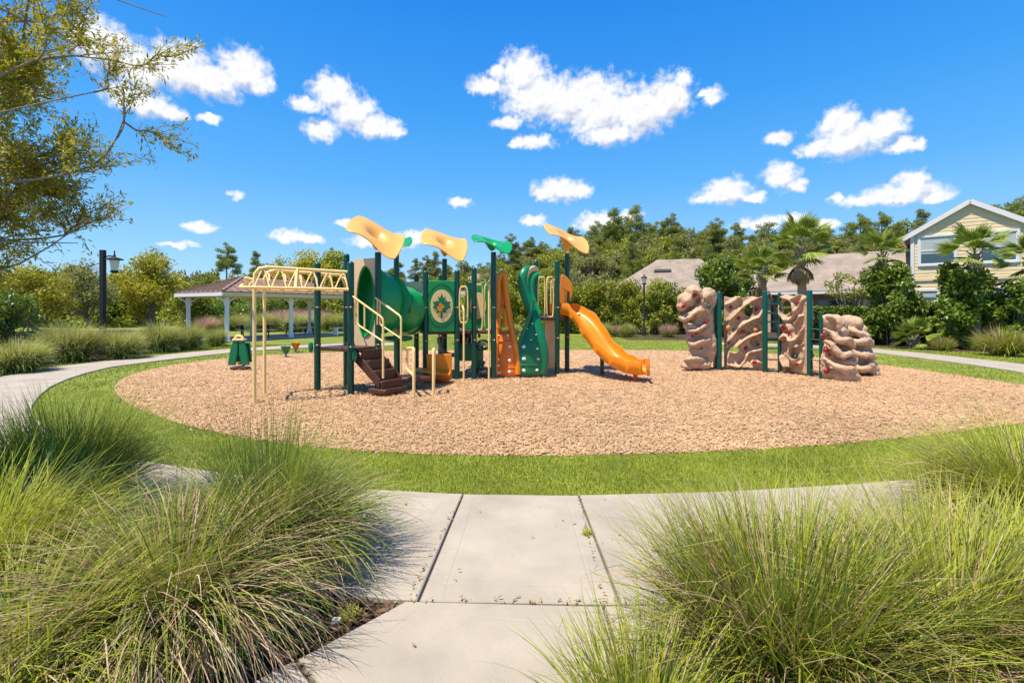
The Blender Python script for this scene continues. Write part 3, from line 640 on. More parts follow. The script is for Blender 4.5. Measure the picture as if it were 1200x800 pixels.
a3, a4 = V3(Q['p3'].x + .05, Q['p3'].y, 0), V3(Q['p4'].x - .03, Q['p4'].y, 0)
a3 = V3(-3.25, 9.98, 0)
oval_panel(a3, a4, .86, 2.62, .235, 1.02, 2.48, M_beige, 'tunnel_panel', lab='tall beige panel with the oval tunnel mouth')
e_ = (a4 - a3).normalized(); nb = V3(-e_.y, e_.x, 0); c0 = (a3 + a4) / 2
cen = spline([c0 + V3(0, 0, 1.75), c0 + nb * .38 + V3(.04, 0, 1.74), V3(-2.72, 10.42, 1.70), V3(-2.50, 10.68, 1.62), V3(-2.42, 10.95, 1.55), V3(-2.42, 11.3, 1.52), V3(-2.45, 11.85, 1.52)], 6)
n_ = len(cen); rad = []
for i in range(n_):
    t = i / (n_ - 1); s1 = min(1, t * 2.2); f_ = 1 + .045 * (1 if (i % 6) in (2, 3, 4) else -.5)
    ra = .735 * (1 - s1) + .50 * s1; rb = .255 * (1 - min(1, t * 5)) + .50 * min(1, t * 5)
    rad.append((ra * f_, rb * f_))
tun = part(MB().tube(cen, rad, 28, caps=False), 'tunnel', M_gtube, solid=.025, angle=60)
for i in (7, 12, 17, 23):
    c1, c2 = Vector(cen[i]), Vector(cen[i + 1]); d_ = (c2 - c1).normalized()
    part(MB().tube([c1 - d_ * .025, c1 + d_ * .025], (rad[i][0] + .02, rad[i][1] + .02), 28), 'tunnel_flange', M_gtube, tun)
for (ii, an, rr) in ((10, 1.7, 1.0), (13, 1.6, 1.0), (16, 1.5, 1), (14, 2.3, 1)):
    # dark slit windows set in the tunnel side facing the camera
    c = Vector(cen[ii]); d_ = (Vector(cen[ii + 1]) - c).normalized(); sd_ = d_.cross(V3(0, 0, 1)).normalized(); up_ = sd_.cross(d_)
    q = c + sd_ * (rad[ii][1] + .006) * math.sin(an) * 1.0 + up_ * rad[ii][0] * math.cos(an) * -.2
    part(MB().ball(q, (.035, .03, .13), 10, 8), 'slit_window', M_dark, tun)
oval_panel(V3(-2.86, 11.93, 0), V3(-2.18, 11.75, 0), 1.02, 2.26, .30, 1.10, 1.95, M_beige, 'tunnel_panel', lab='beige panel at the far end of the tunnel')
# small round play counter below the tunnel
part(MB().lathe([(.0, .93), (.26, .93), (.30, .96), (.30, 1.0), (.27, 1.02), (0, 1.02)], 24, (-2.42, 10.35, 0)), 'play_counter', M_gplas)
part(MB().lathe([(.05, 0), (.05, .95)], 12, (-2.42, 10.4, 0)), 'counter_leg', M_gpost)
# ---- steps from the left deck
m24 = (Q['p2'] + Q['p4']) / 2; m24.z = 0; od = V3(.83, -.40, 0).normalized(); ad = V3(.39, .58, 0).normalized()
hw_ = .26; run, rise = .19, .20; b = MB()
for s_ in (-1, 1):
    o0 = m24 + ad * hw_ * s_; b.prism([o0 + V3(0, 0, .86), o0 + od * .62 + V3(0, 0, .30), o0 + od * .62 + V3(0, 0, .12), o0 + V3(0, 0, .62)], ad * .035)
st = part(b, 'stair_stringer', M_brown, bevel=.008)
for k in range(4):
    z = .80 - k * .185; c = m24 + od * (.10 + .16 * k) + V3(0, 0, z)
    R_ = Matrix((od, ad, V3(0, 0, 1))).transposed()
    part(MB().box(c, (.20, .50, .045), R_), 'stair_tread', M_brown, st, bevel=.008)
    part(MB().box(c + od * .085 + V3(0, 0, -.09), (.03, .50, .16), R_), 'stair_riser', M_brown, st)
R_ = Matrix((od, ad, V3(0, 0, 1))).transposed()
part(MB().box(V3(-2.33, 9.13, .085), (.42, .56, .09), R_), 'bottom_step', M_brown, bevel=.02)
for dx in (-.12, .12): part(MB().lathe([(.035, -.05), (.035, .3)], 10, (-2.45 + dx, 9.35, 0)), 'step_leg', M_brown)
part(MB().box(V3(-1.95, 9.72, .22), (.62, .5, .09), Matrix.Rotation(.25, 3, 'Z')), 'transfer_platform', M_brown, bevel=.02)
part(MB().lathe([(.04, -.05), (.04, .2)], 10, (-1.95, 9.75, 0)), 'platform_leg', M_brown)
# ---- cream handrails on the steps
def rail(pts, r=.02, n=8, name='handrail', par=play): return part(MB().tube(pts, r, n), name, M_cream, par)
def bend(pts, r=.06):
    pts = [Vector(p) for p in pts]; out = [pts[0]]
    for i in range(1, len(pts) - 1):
        a, b_, c = pts[i - 1], pts[i], pts[i + 1]; d1, d2 = (a - b_), (c - b_); r1 = min(r, d1.length * .45, d2.length * .45)
        s0, s1 = b_ + d1.normalized() * r1, b_ + d2.normalized() * r1
        out += [s0, s0 * .25 + b_ * .5 + s1 * .25, s1]
    return out + [pts[-1]]
for (pa, px1, px2, D1, D2) in (('p2', (413, 347), (449, 373), 9.1, 8.85), ('p4', (440, 349), (470, 371), 9.65, 9.35)):
    A0, A1 = A(*px1, D1), A(*px2, D2); low = V3(A1.x, A1.y, .34)
    h = rail(bend([P(pa, A0.z) * .2 + A0 * .8, A0, A1, low]))
    off = V3(0, 0, -.42); B0, B1 = A0 * .65 + A1 * .35 + V3(0, 0, -.45), A1 + V3(0, 0, -.42)
    rail(bend([A0 * .82 + A1 * .18, A0 * .82 + A1 * .18 + V3(0, 0, -.46), B1], .05), .016, 8, 'infill_rail', h)
    rail([A0 * .92 + A1 * .08, A0 * .92 + A1 * .08 + V3(0, 0, -.50)], .016, 8, 'infill_rail', h)
    rail([A0 * .6 + A1 * .4, A0 * .6 + A1 * .4 + V3(0, 0, -.45)], .016, 8, 'infill_rail', h) if pa == 'p2' else None
for (px, py, D, back) in ((485, 408, 8.78, V3(-2.05, 9.5, .5)), (508, 409, 9.03, V3(-1.55, 9.75, .5))):
    t = A(px, py, D); g = V3(t.x, t.y, 0); bk = V3(back.x, back.y, t.z - .06); lo = V3(back.x, back.y, .42)
    h = rail(bend([g, t, bk, lo, V3(t.x, t.y, .40)] if px == 485 else [g, t, bk * .55 + t * .45, (lo * .55 + V3(t.x, t.y, .3) * .45), V3(t.x, t.y, .26)], .07), .028, 10)
# ---- leaf panel between p7 and p8
def flat(pts2, o, e, nrm, d, th, name, mat, par=play, lab=None, **k):
    return part(MB().prism([o + e * p[0] + V3(0, 0, p[1]) + nrm * d for p in pts2], nrm * th), name, mat, par, lab, **k)
o7, e7 = P('p7', 0), (P('p8', 0) - P('p7', 0)); W7 = e7.length; e7.normalize(); n7 = V3(e7.y, -e7.x, 0)
zt, zb = 2.24, 1.09
pan = flat([(.06, zb), (W7 - .06, zb), (W7 - .06, zt), (.06, zt)], o7, e7, n7, 0, .05, 'leaf_panel', M_gtube, bevel=.015)
oc, oz = W7 / 2, (zt + zb) / 2
ring = [(oc + .275 * math.cos(2 * PI * i / 36), oz + .43 * math.sin(2 * PI * i / 36)) for i in range(36)]
for i in range(36):
    an = 2 * PI * i / 36
    if 0.42 < abs(math.sin(an)) <= 1.01: flat([(oc + .315 * math.cos(an + d) * q, oz + .475 * math.sin(an + d) * q) for d, q in ((-.05, .97), (.05, .97), (.05, 1.05), (-.05, 1.05))], o7, e7, n7, .048, .012, 'raised_border', M_gpost, pan)
flat([(oc + .25 * math.cos(2 * PI * i / 36), oz + .37 * math.sin(2 * PI * i / 36)) for i in range(36)], o7, e7, n7, .05, .012, 'cream_oval', M_cream, pan)
half_ = [(0, .27), (.045, .17), (.095, .21), (.075, .09), (.125, .13), (.15, .09), (.235, .10), (.195, .03), (.23, -.03), (.12, -.09), (.135, -.15), (.02, -.13), (.028, -.26)]
leaf = half_ + [(-x, z) for x, z in half_[::-1][:-1]]
flat([(oc + x * .85, oz + y * 1.05) for x, y in leaf], o7, e7, n7, .062, .012, 'leaf_emblem', M_gplas, pan)
flat([(oc - .03 + x, oz - .03 + z) for x, z in ((-.07, -.05), (-.02, -.10), (.03, -.08), (.05, -.02), (.09, .0), (.07, .06), (.03, .05), (.02, .10), (-.03, .09), (-.03, .02), (-.08, .02))], o7, e7, n7, .074, .01, 'leaf_emblem_centre', M_org, pan)
# other deck-2 walls
o8, e8 = P('p8', 0), (P('p9', 0) - P('p8', 0)); W8 = e8.length; e8.normalize()
o10 = V3(-1.15, 12.0, 0)
flat([(0, 1.10), (.62, 1.10), (.62, 2.25), (0, 2.25)], V3(-1.15, 12.05, 0), V3(1, 0, 0), V3(0, -1, 0), 0, .05, 'wall_panel', M_gtube, bevel=.012)
oc2 = [(.31 + .2 * math.cos(2 * PI * i / 28), 1.68 + .33 * math.sin(2 * PI * i / 28)) for i in range(28)]
flat(oc2, V3(-1.15, 12.05, 0), V3(1, 0, 0), V3(0, -1, 0), .05, .012, 'cream_oval', M_cream)
flat([(0, 1.5), (.1, 1.5), (.1, 2.2), (0, 2.2)], V3(-1.95, 11.75, 0), V3(.3, -.1, 0).normalized(), V3(0, -1, 0), 0, .04, 'wall_panel', M_beige)
# loop rails (cream barriers)
def loops(x0, x1, D0, D1, ytop, ybot, n, name='barrier_rail'):
    for k in range(n):
        xa, xb = x0 + (x1 - x0) * k / n, x0 + (x1 - x0) * (k + .72) / n; da, db = D0 + (D1 - D0) * k / n, D0 + (D1 - D0) * (k + .72) / n
        a_, b_ = A(xa, ytop, da), A(xb, ytop, db); c_, d_ = A(xb, ybot, db), A(xa, ybot, da)
        pts = spline([d_ + V3(0, 0, .09), a_ - V3(0, 0, .09), (a_ + b_) / 2, b_ - V3(0, 0, .09), c_ + V3(0, 0, .09), (c_ + d_) / 2], 4, True)
        part(MB().tube(pts, .018, 8, True), name, M_cream)
loops(539, 551, 11.0, 11.0, 336, 378, 1); loops(558, 578, 11.35, 11.5, 334, 386, 2); loops(563, 575, 12.2, 12.2, 338, 384, 1)
loops(631, 651, 11.85, 12.0, 325, 371, 2); loops(646, 654, 12.3, 12.3, 328, 362, 1)
# poles with ring steps
for (x, yt, yb) in ((543.5, 362, 446), (573, 334, 444.5)):
    g = G(x, yb); t = A(x, yt, g[1]); pts = [V3(g[0], g[1], 0), t, t + V3(-.05, .12, .08), t + V3(-.05, .3, .05)]
    rail(bend(pts, .06), .022, 10, 'climbing_pole')
rs_ = posts['p11']
for zz in (.78, .17):
    c = V3(-.66, 11.15, zz)
    rg1 = part(MB().tube([c + V3(.13 * math.cos(q * PI / 8), .02 * math.sin(q * PI / 8), .095 * math.sin(q * PI / 8)) for q in range(16)], .03, 8, True), 'ring_step', M_black)
    part(MB().lathe([(.085, -.01), (.085, .01)], 16, c), 'ring_step_tread', M_grey, rg1)
    part(MB().beam(c + V3(.12, 0, .08), rs_.xy.to_3d() + V3(-.04, 0, zz + .08), .03, .03), 'ring_step_arm', M_black, rg1)
rail([V3(-.905, 11.5, .05), V3(-.905, 11.5, 1.05)], .012, 6, 'climbing_pole')
# ---- orange seat panel under the leaf panel
a_, b_ = A(501.5, 445, 11.0), A(530, 445, 11.0)
so = part(MB().prism([V3(-1.86, 10.55, .62), V3(-1.32, 10.62, .62), V3(-1.32, 10.62, .06), V3(-1.42, 10.60, .03), V3(-1.84, 10.56, .20)][::-1], (0, .06, 0)), 'seat_panel', M_org, bevel=.015)
part(MB().prism([V3(-2.08, 10.30, .30), V3(-2.02, 10.28, .26), V3(-1.32, 10.30, .17), V3(-1.32, 10.62, .20), V3(-2.0, 10.6, .28)], (0, 0, .05)), 'seat_ledge', M_org, so, bevel=.015)
part(MB().prism([V3(-1.90, 10.34, .18), V3(-1.34, 10.34, .05), V3(-1.34, 10.5, .0), V3(-1.90, 10.5, .0)], (0, .1, 0)), 'seat_skirt', M_org2, so)
# ---- play panels under deck 2
part(MB().box((-.98, 11.35, .60), (.62, .05, .42)), 'shop_panel', M_gplas, bevel=.012)
part(MB().box((-.98, 11.22, .80), (.72, .22, .035)), 'shop_counter', M_gpost, bevel=.01)
part(MB().box((-.80, 11.4, .30), (.30, .04, .24), Matrix.Rotation(.3, 3, 'Y')), 'shop_panel', M_gplas)
part(MB().tube([V3(-1.42 + .33 * math.cos(t), 11.6, .92 - .42 * math.sin(t)) for t in np.linspace(0, PI, 14)], .05, 8), 'crawl_arch', M_grey)
part(MB().box((-1.2, 11.9, .8), (.4, .05, .6)), 'rock_net_panel', M_dark)
for k, c_ in enumerate(('red', 'amber', 'red')):
    part(MB().ball((-1.0 + .12 * k, 11.28, .98 + .05 * (k % 2)), (.035, .03, .05), 8, 6), 'panel_bead', M_hold[c_])
# ---- orange tapered climber
def climber(name, mat, prof, D, holds, lab, thick=.06, bulge=.16, rows=()):
    """profile rows (photo y, x left, x right): a tapering, slightly bulging panel with block rows"""
    n = len(prof); b = MB(); m = 8; vs = []
    for (y, xl, xr, dy) in prof:
        for i in range(m + 1):
            u = i / m; p = A(xl + (xr - xl) * u, y, D); p.y = D + dy - bulge * .35 * math.sin(PI * u); vs.append(p)
    b.add(vs, [(j * (m + 1) + i, j * (m + 1) + i + 1, (j + 1) * (m + 1) + i + 1, (j + 1) * (m + 1) + i) for j in range(n - 1) for i in range(m)])
    o = part(b, name, mat, label=lab, angle=60, solid=thick)
    for (x, y, r) in holds:
        j = min(range(n), key=lambda k: abs(prof[k][0] - y)); xl, xr, dy = prof[j][1:]
        u = (x - xl) / (xr - xl); p = A(x, y, D); p.y = D + dy - bulge * .35 * math.sin(PI * min(1, max(0, u))) - thick * .55
        part(MB().ball(p, (r * .9, .018, r * .72), 10, 6), 'grip_hole', M_white, o)
    for (y, xl, xr) in rows:
        j = min(range(n), key=lambda k: abs(prof[k][0] - y)); dy = prof[j][3]
        pts = []
        for i in range(9):
            u = i / 8; p = A(xl + (xr - xl) * u, y + (0.5 if i % 2 else -.4), D); p.y = D + dy - bulge * .35 * math.sin(PI * (.04 + .92 * u)) - thick * .42; pts.append(p)
        part(MB().tube(pts, .016, 6), 'block_ledge', mat, o)
    return o
prof = [(440, 579.5, 606.5, 0), (436, 579, 607, 0), (428, 580, 607, .01), (420, 580.5, 606, .02), (412, 581, 605, .03), (404, 581, 603, .06), (396, 581.5, 600.5, .10), (388, 582, 598, .14), (380, 582, 595.5, .18)]
D_ = 11.35
oc_ = climber('orange_climber', M_org2, [(y, a, b, c) for y, a, b, c in prof if y >= 384], D_, [(584, 436, .05), (597, 435, .045), (584, 428, .045), (597, 422, .05), (583.5, 421, .045), (583.5, 407, .045), (597, 406, .05), (584.5, 393, .025), (595, 393, .035), (586, 436, .03)], 'orange block climber narrowing to a loop at the top', rows=((430, 580, 607), (414.5, 581, 605), (400, 581.5, 601)))
rim = [(580, 440), (581, 410), (582, 385), (583.5, 350), (584, 330), (586.5, 321.5), (590.5, 321.5), (592, 335), (594, 352), (598, 378), (603, 400), (606.5, 420), (607, 438)]
rp = []
for x, y in rim:
    p = A(x, y, D_); j = min(range(len(prof)), key=lambda k: abs(prof[k][0] - y)); p.y = D_ + prof[j][3] - .02; rp.append(p)
part(MB().tube(spline(rp, 5), (.075), 10), 'climber_rim', M_org, oc_)
part(MB().tube(spline([A(584.5, 384, 11.4), A(585, 368, 11.45), A(588, 361, 11.5), A(591.5, 368, 11.45), A(592, 384, 11.4)], 5), .05, 8), 'loop_handle', M_org, oc_)
part(MB().prism([A(584, y, 11.55) for y in (322,)] + [A(591, 324, 11.55), A(592, 350, 11.55), A(590, 362, 11.55), A(585, 362, 11.55)], (0, .06, 0)), 'loop_web', M_org, oc_)
# ---- green twisting climber
gprof = [(439, 609, 635, 0), (436, 607.5, 637, 0), (428, 606, 638.5, -.01), (420, 605.5, 638, -.01), (412, 606, 637, 0), (404, 608, 635.5, .02), (396, 611, 634, .05), (388, 614, 632.5, .09), (380, 617, 631, .13), (372, 620, 630, .18), (366, 622, 629.5, .22)]
gc = climber('green_climber', M_gplas, gprof, 11.35, [(614, 433.5, .055), (629, 433, .045), (614, 420, .055), (630.5, 420, .035), (614, 406, .055), (629.5, 408, .035), (612, 394, .03), (622, 398, .028), (624, 379, .025), (628, 392, .028), (618, 385, .02)], 'green hourglass climber curling over at the top', rows=((427, 607, 638), (413, 607, 637), (400, 610, 635), (388, 615, 632)))
band = [(636.5, 438, 0), (638.5, 425, -.02), (637, 408, -.02), (633, 392, .03), (629, 378, .10), (623, 362, .18), (617, 348, .22), (613.5, 335, .24), (613, 324, .26), (616, 315.5, .34), (621.5, 311.5, .48), (626, 313, .60)]
pts = [A(x, y, 11.35) + V3(0, dy - .03, 0) for x, y, dy in band]
sp_ = spline(pts, 5); part(MB().tube(sp_, [(.07 + .05 * math.sin(PI * i / len(sp_)), .05) for i in range(len(sp_))], 10), 'climber_band', M_gplas, gc)
pts = [A(x + 3.5, y + 2, 11.35) + V3(0, dy + .04, 0) for x, y, dy in band[6:]]
part(MB().tube(spline(pts, 5), [(.06, .10)] * (5 * 5 + 1), 10), 'climber_inner_face', M_beige, gc)
pts = [A(x + 8, y + 7, 11.35) + V3(0, dy + .08, 0) for x, y, dy in band[5:]]
part(MB().tube(spline(pts, 5), [(.10, .05)] * (5 * 6 + 1), 10), 'climber_inner_face', M_gtube, gc)
pts = [A(x, y, 11.35) + V3(0, .02, 0) for x, y in ((608, 438), (606, 425), (606.5, 411), (611, 396), (617, 380), (622, 366), (625, 352))]
part(MB().tube(spline(pts, 5), .05, 8), 'climber_rim', M_gplas, gc)
# ---- deck 3 wall and slide
part(MB().prism([A(638.5, 433, 12.0), A(650.5, 431, 12.3), A(650.5, 375, 12.3), A(638.5, 375, 12.0)], (0, .06, 0)), 'deck_wall_panel', M_beige, bevel=.01)
hood = [A(656, 360, 12.1), A(656, 335, 12.1), A(658.5, 321, 12.1), A(664, 324, 12.12), A(671, 333, 12.15), A(671, 345, 12.15), A(668.5, 352, 12.15), A(667.5, 342, 12.15), A(665, 341, 12.15), A(664, 358, 12.12)]
part(MB().prism(hood, (0, .05, 0)), 'slide_hood', M_org, bevel=.012)
part(MB().prism([h + V3(.04, .62, 0) for h in hood], (0, .05, 0)), 'slide_hood', M_org, bevel=.012)
def slide():
    ctr = [(648, 366, 12.35), (662, 364, 12.25), (676, 369, 12.1), (688, 381, 11.85), (699, 398, 11.6), (712, 414, 11.35), (726, 425, 11.1), (740, 431, 10.9), (752, 433, 10.75), (757, 432, 10.7)]
    c3 = [A(x, y, D) for x, y, D in ctr]; sp = [Vector(p) for p in spline(c3, 7)]; n = len(sp)
    prof = [(-.30, .20), (-.335, .20), (-.345, .12), (-.33, -.02), (-.25, -.09), (0, -.11), (.25, -.09), (.33, -.02), (.345, .12), (.335, .20), (.30, .20), (.295, .10), (.27, .0), (.2, -.05), (0, -.065), (-.2, -.05), (-.27, 0), (-.295, .10)]
    vs = []; k = len(prof)
    for i in range(n):
        t = (sp[min(i + 1, n - 1)] - sp[max(i - 1, 0)]); h = V3(t.x, t.y, 0).normalized(); sd_ = V3(h.y, -h.x, 0); up_ = V3(0, 0, 1) * .75 + sd_.cross(t.normalized()) * .25; up_.normalize()
        wv = .022 * math.sin(i * .72); sc = 1.0
        for (a, z) in prof: vs.append(sp[i] + sd_ * a * sc + up_ * (z + (wv if abs(a) > .29 else 0)))
    b = MB(); b.add(vs, [(i * k + j, i * k + (j + 1) % k, (i + 1) * k + (j + 1) % k, (i + 1) * k + j) for i in range(n - 1) for j in range(k)] + [tuple(range(k)), tuple((n - 1) * k + j for j in range(k))[::-1]])
    return b, sp
sb, spath = slide(); sl = part(sb, 'slide', M_org, angle=50)
e = spath[-1]; part(MB().tube(spline([e + V3(-.08, -.33, .17), e + V3(-.05, -.34, .0), e + V3(0, -.24, -.09), e + V3(.03, 0, -.12), e + V3(.06, .24, -.09), e + V3(.06, .34, 0), e + V3(.04, .33, .17)], 4), .035, 8), 'slide_exit_lip', M_org, sl)
for (x, y, yt) in ((706.5, 440, 412), (745.7, 447, 436)):
    g = G(x, y); part(MB().lathe([(.05, -.05), (.05, CH - (yt - HZ) * g[1] / F)], 12, (g[0], g[1] + .1, 0)), 'slide_support', M_gpost if x < 720 else M_org2)

# ================================================================== climbing wall
wall = empty('climbing_wall', (5.8, 12.2, 0), 'sculpted tan rock climbing wall with green posts and red holds', 'climbing wall')
def wpost(x, y, top, r=.06):
    gx, gy = G(x, y); z = CH - (top - HZ) * gy / F
    part(MB().lathe([(r, -.1), (r, z - .03), (r * .7, z)], 16, (gx, gy, 0)), 'post', M_gpost, wall); return V3(gx, gy, z)
W1 = wpost(843, 433.8, 342); W1b = wpost(838, 431.5, 344, .05); W2 = wpost(896.6, 436.2, 341); W3 = wpost(913.3, 436.8, 343, .04); W4 = wpost(948.8, 441, 340); W5 = wpost(961.8, 444, 366, .035)
part(MB().box(((W1.x + W1b.x) / 2 - .03, (W1.y + W1b.y) / 2, 1.0), (.10, .10, 1.9)), 'post_web', M_gpost, wall)
lad = part(MB().beam(W2.xy.to_3d() + V3(0, 0, 1.50), W3.xy.to_3d() + V3(0, 0, 1.50), .08, .05), 'ladder', M_gpost, wall)
for y in (356, 377, 396, 408, 421, 434): part(MB().tube([V3(W2.x, W2.y, CH - (y - HZ) * 12.3 / F), V3(W3.x, W3.y, CH - (y - HZ) * 12.25 / F)], .018, 8), 'rung', M_gpost, lad)
HOLD = MB().ball((0, 0, 0), (.85, .5, .75), 10, 7)
HOLD.v = [(x * (1 + .18 * math.sin(5 * z + 2 * x)), y, z * (1 + .15 * math.cos(4 * x))) for x, y, z in HOLD.v]
hold_me = {}
for c_, m_ in {**M_hold, 'dark': M_dark}.items():
    o = HOLD.build('handhold', m_, None); hold_me[c_] = o.data; bpy.data.objects.remove(o)
def hold(par, p, r, c_, yaw=0):
    o = bpy.data.objects.new('handhold', hold_me[c_]); COL.objects.link(o); o.parent = par; o.location = p - ORG[par.name]; o.scale = (r, r, r); o.rotation_euler = (0, 0, yaw); return o
def rock_panel(o, e, Wp, H, ridges, holes, edge, seed, nx=70, nz=110, back=.08, lab=None):
    """a moulded panel: height field with shelf-like ridges, a wavy outline and real openings"""
    e = e.normalized(); nr = V3(e.y, -e.x, 0); u = np.linspace(0, 1, nx); v = np.linspace(0, 1, nz); U, Vv = np.meshgrid(u, v)
    x, z = U * Wp, Vv * H; h = np.zeros_like(U)
    for pl, amp, w_up, w_dn in ridges:
        amp *= 1.4
        pl = np.array(spline([(a * Wp, b * H) for a, b in pl], 8)); best = np.full(U.shape, 1e9); sgn = np.zeros_like(U); par_ = np.zeros_like(U)
        for i in range(len(pl) - 1):
            a, b = pl[i], pl[i + 1]; ab = b - a; l = (ab ** 2).sum() + 1e-9; t = np.clip(((x - a[0]) * ab[0] + (z - a[1]) * ab[1]) / l, 0, 1)
            dx, dz = x - a[0] - t * ab[0], z - a[1] - t * ab[1]; d = np.hypot(dx, dz); k = d < best; best[k] = d[k]; sgn[k] = (ab[0] * dz - ab[1] * dx)[k]
        w_ = np.where(sgn > 0, w_up, w_dn); h = np.maximum(h, amp * np.exp(-(best / w_) ** 2)) + .3 * np.minimum(h, amp * np.exp(-(best / w_) ** 2))
    rgn = np.random.default_rng(seed)
    for k in range(9):
        f1, f2, ph = rgn.uniform(2, 11), rgn.uniform(2, 11), rgn.uniform(0, 6); h += .011 / (1 + .12 * k) * np.sin(f1 * x * 1.6 + f2 * z * 1.6 + ph) * np.sin(f2 * x - f1 * z + ph * 2)
    for k in range(26):
        cx, cz, rr, dp = rgn.uniform(.08, .92) * Wp, rgn.uniform(.04, .96) * H, rgn.uniform(.05, .13), rgn.uniform(.02, .05)
        d = np.hypot(x - cx, (z - cz) * rgn.uniform(.7, 1.3)) / rr; h += dp * (np.exp(-((d - 1) / .35) ** 2) * .5 - np.exp(-d ** 4))
    h *= .25 + .75 * np.clip(np.minimum(U, 1 - U) / .10, 0, 1)
    mask = np.ones(U.shape, bool)
    for (cx, cz, rx, rz) in holes:
        d = np.hypot((U - cx) * Wp / rx, (Vv - cz) * H / rz); mask &= d > 1; h += .05 * np.exp(-((d - 1.15) / .25) ** 2) * (d > .9)
    if edge is not None: mask &= edge(U, Vv)
    VF = np.array(o)[None, None] + x[..., None] * np.array(e) + np.stack([0 * z, 0 * z, z], -1) + (h + .03)[..., None] * np.array(nr)
    VB = VF - (h + .03 + back)[..., None] * np.array(nr)
    cell = mask[:-1, :-1] & mask[1:, :-1] & mask[:-1, 1:] & mask[1:, 1:]
    idx = np.arange(nx * nz).reshape(nz, nx); off = nx * nz; fs = []
    J, I_ = np.nonzero(cell)
    fs += [(idx[j, i], idx[j, i + 1], idx[j + 1, i + 1], idx[j + 1, i]) for j, i in zip(J, I_)]
    fs += [(off + idx[j + 1, i], off + idx[j + 1, i + 1], off + idx[j, i + 1], off + idx[j, i]) for j, i in zip(J, I_)]
    pad = np.pad(cell, 1)
    for j, i in zip(J, I_):
        for (dj, di, a, b) in ((-1, 0, (j, i), (j, i + 1)), (1, 0, (j + 1, i + 1), (j + 1, i)), (0, -1, (j + 1, i), (j, i)), (0, 1, (j, i + 1), (j + 1, i + 1))):
            if not pad[j + 1 + dj, i + 1 + di]: a_, b_ = idx[a], idx[b]; fs.append((a_, off + a_, off + b_, b_))
    used = sorted({i for f in fs for i in f}); mp_ = {k: n for n, k in enumerate(used)}
    allv = np.concatenate([VF.reshape(-1, 3), VB.reshape(-1, 3)]); b = MB(); b.add([Vector(allv[k]) for k in used], [tuple(mp_[int(k)] for k in f) for f in fs])
    ob = part(b, 'rock_panel', M_rock, wall, lab, angle=65)
    m = ob.modifiers.new('smooth', 'SMOOTH'); m.iterations = 2; m.factor = .4
    t = bpy.data.textures.new('rock_relief', 'CLOUDS'); t.noise_scale = .09; t.noise_depth = 4; m = ob.modifiers.new('relief', 'DISPLACE'); m.texture = t; m.strength = .022
    return ob, lambda a, c: (Vector(o) + e * a * Wp + V3(0, 0, c * H) + nr * (float(h[int(round(c * (nz - 1))), int(round(a * (nx - 1)))]) + .04)), math.atan2(e.y, e.x)
# panel B
oB = V3(*G(848.5, 432.5), .04); eB = V3(*G(894, 434.5), .04) - oB
rB, pB, yB = rock_panel(oB, eB, eB.length, 1.93, [
    ([(.15, .66), (.35, .76), (.55, .86), (.8, .94), (1, .97)], .12, .05, .03), ([(.0, .34), (.2, .42), (.45, .58), (.7, .66), (.9, .70), (1, .78)], .13, .06, .03),
    ([(.2, .22), (.45, .36), (.7, .44), (1, .50)], .12, .06, .03), ([(.05, .0), (.12, .18), (.3, .30), (.45, .36)], .09, .06, .05), ([(.1, .05), (.4, .03), (.55, .12), (.65, .22), (.95, .26)], .10, .05, .04), ([(.02, .86), (.2, .90), (.42, .97)], .07, .05, .03), ([(.02, .62), (.10, .50), (.05, .30)], .07, .05, .04), ([(.62, .02), (.75, .10), (.97, .08)], .08, .06, .04), ([(.55, .58), (.72, .52), (.98, .60)], .07, .04, .03)],
    [(.64, .79, .10, .145), (.27, .25, .10, .08)], lambda U, W: ~((W < .10 - .16 * np.abs(U - .62) * 3) & (np.abs(U - .58) < .16)) & (W < .99 - .022 * np.sin(U * 9) ** 2), 4, lab='tan rock panel with an oval window near the top')
for a, c, r, k in ((.18, .83, .06, 'red'), (.38, .68, .06, 'red'), (.82, .80, .06, 'red'), (.08, .55, .075, 'amber'), (.50, .50, .065, 'red'), (.80, .53, .075, 'amber'), (.11, .35, .05, 'green'), (.56, .28, .065, 'red'), (.87, .33, .05, 'green'), (.78, .10, .065, 'red'), (.45, .80, .045, 'red')): hold(rB, pB(a, c), r, k, yB)
# panel D
oD = V3(*G(914.5, 436.5), .04); eD = V3(*G(946.5, 440), .04) - oD
rD, pD, yD = rock_panel(oD, eD, eD.length, 1.95, [
    ([(0, .82), (.15, .70), (.4, .66), (.62, .75), (.5, .9), (.2, .95)], .12, .06, .04), ([(.6, .75), (.8, .85), (1, .95)], .10, .05, .05), ([(0, .40), (.3, .46), (.55, .40), (.85, .48), (1, .6)], .13, .06, .03),
    ([(.5, .40), (.42, .25), (.6, .12), (.9, .15), (1, .3)], .12, .07, .04), ([(0, .2), (.2, .1), (.35, 0)], .10, .08, .06), ([(.25, .66), (.45, .55), (.5, .42)], .09, .06, .05), ([(.62, .62), (.80, .70), (.98, .72)], .09, .05, .03), ([(.02, .95), (.3, .97), (.55, .93), (.75, .98)], .08, .05, .04), ([(.55, .28), (.75, .34), (.97, .38)], .08, .05, .03), ([(.04, .56), (.2, .60), (.34, .56)], .08, .05, .03)],
    [(.25, .82, .13, .17), (.62, .25, .09, .14)], lambda U, W: (W < .99 - .025 * np.sin(U * 7 + 1) ** 2) & ~((W < .06) & (np.abs(U - .45) < .2)), 9, lab='tan rock panel between the ladder and the tall front post')
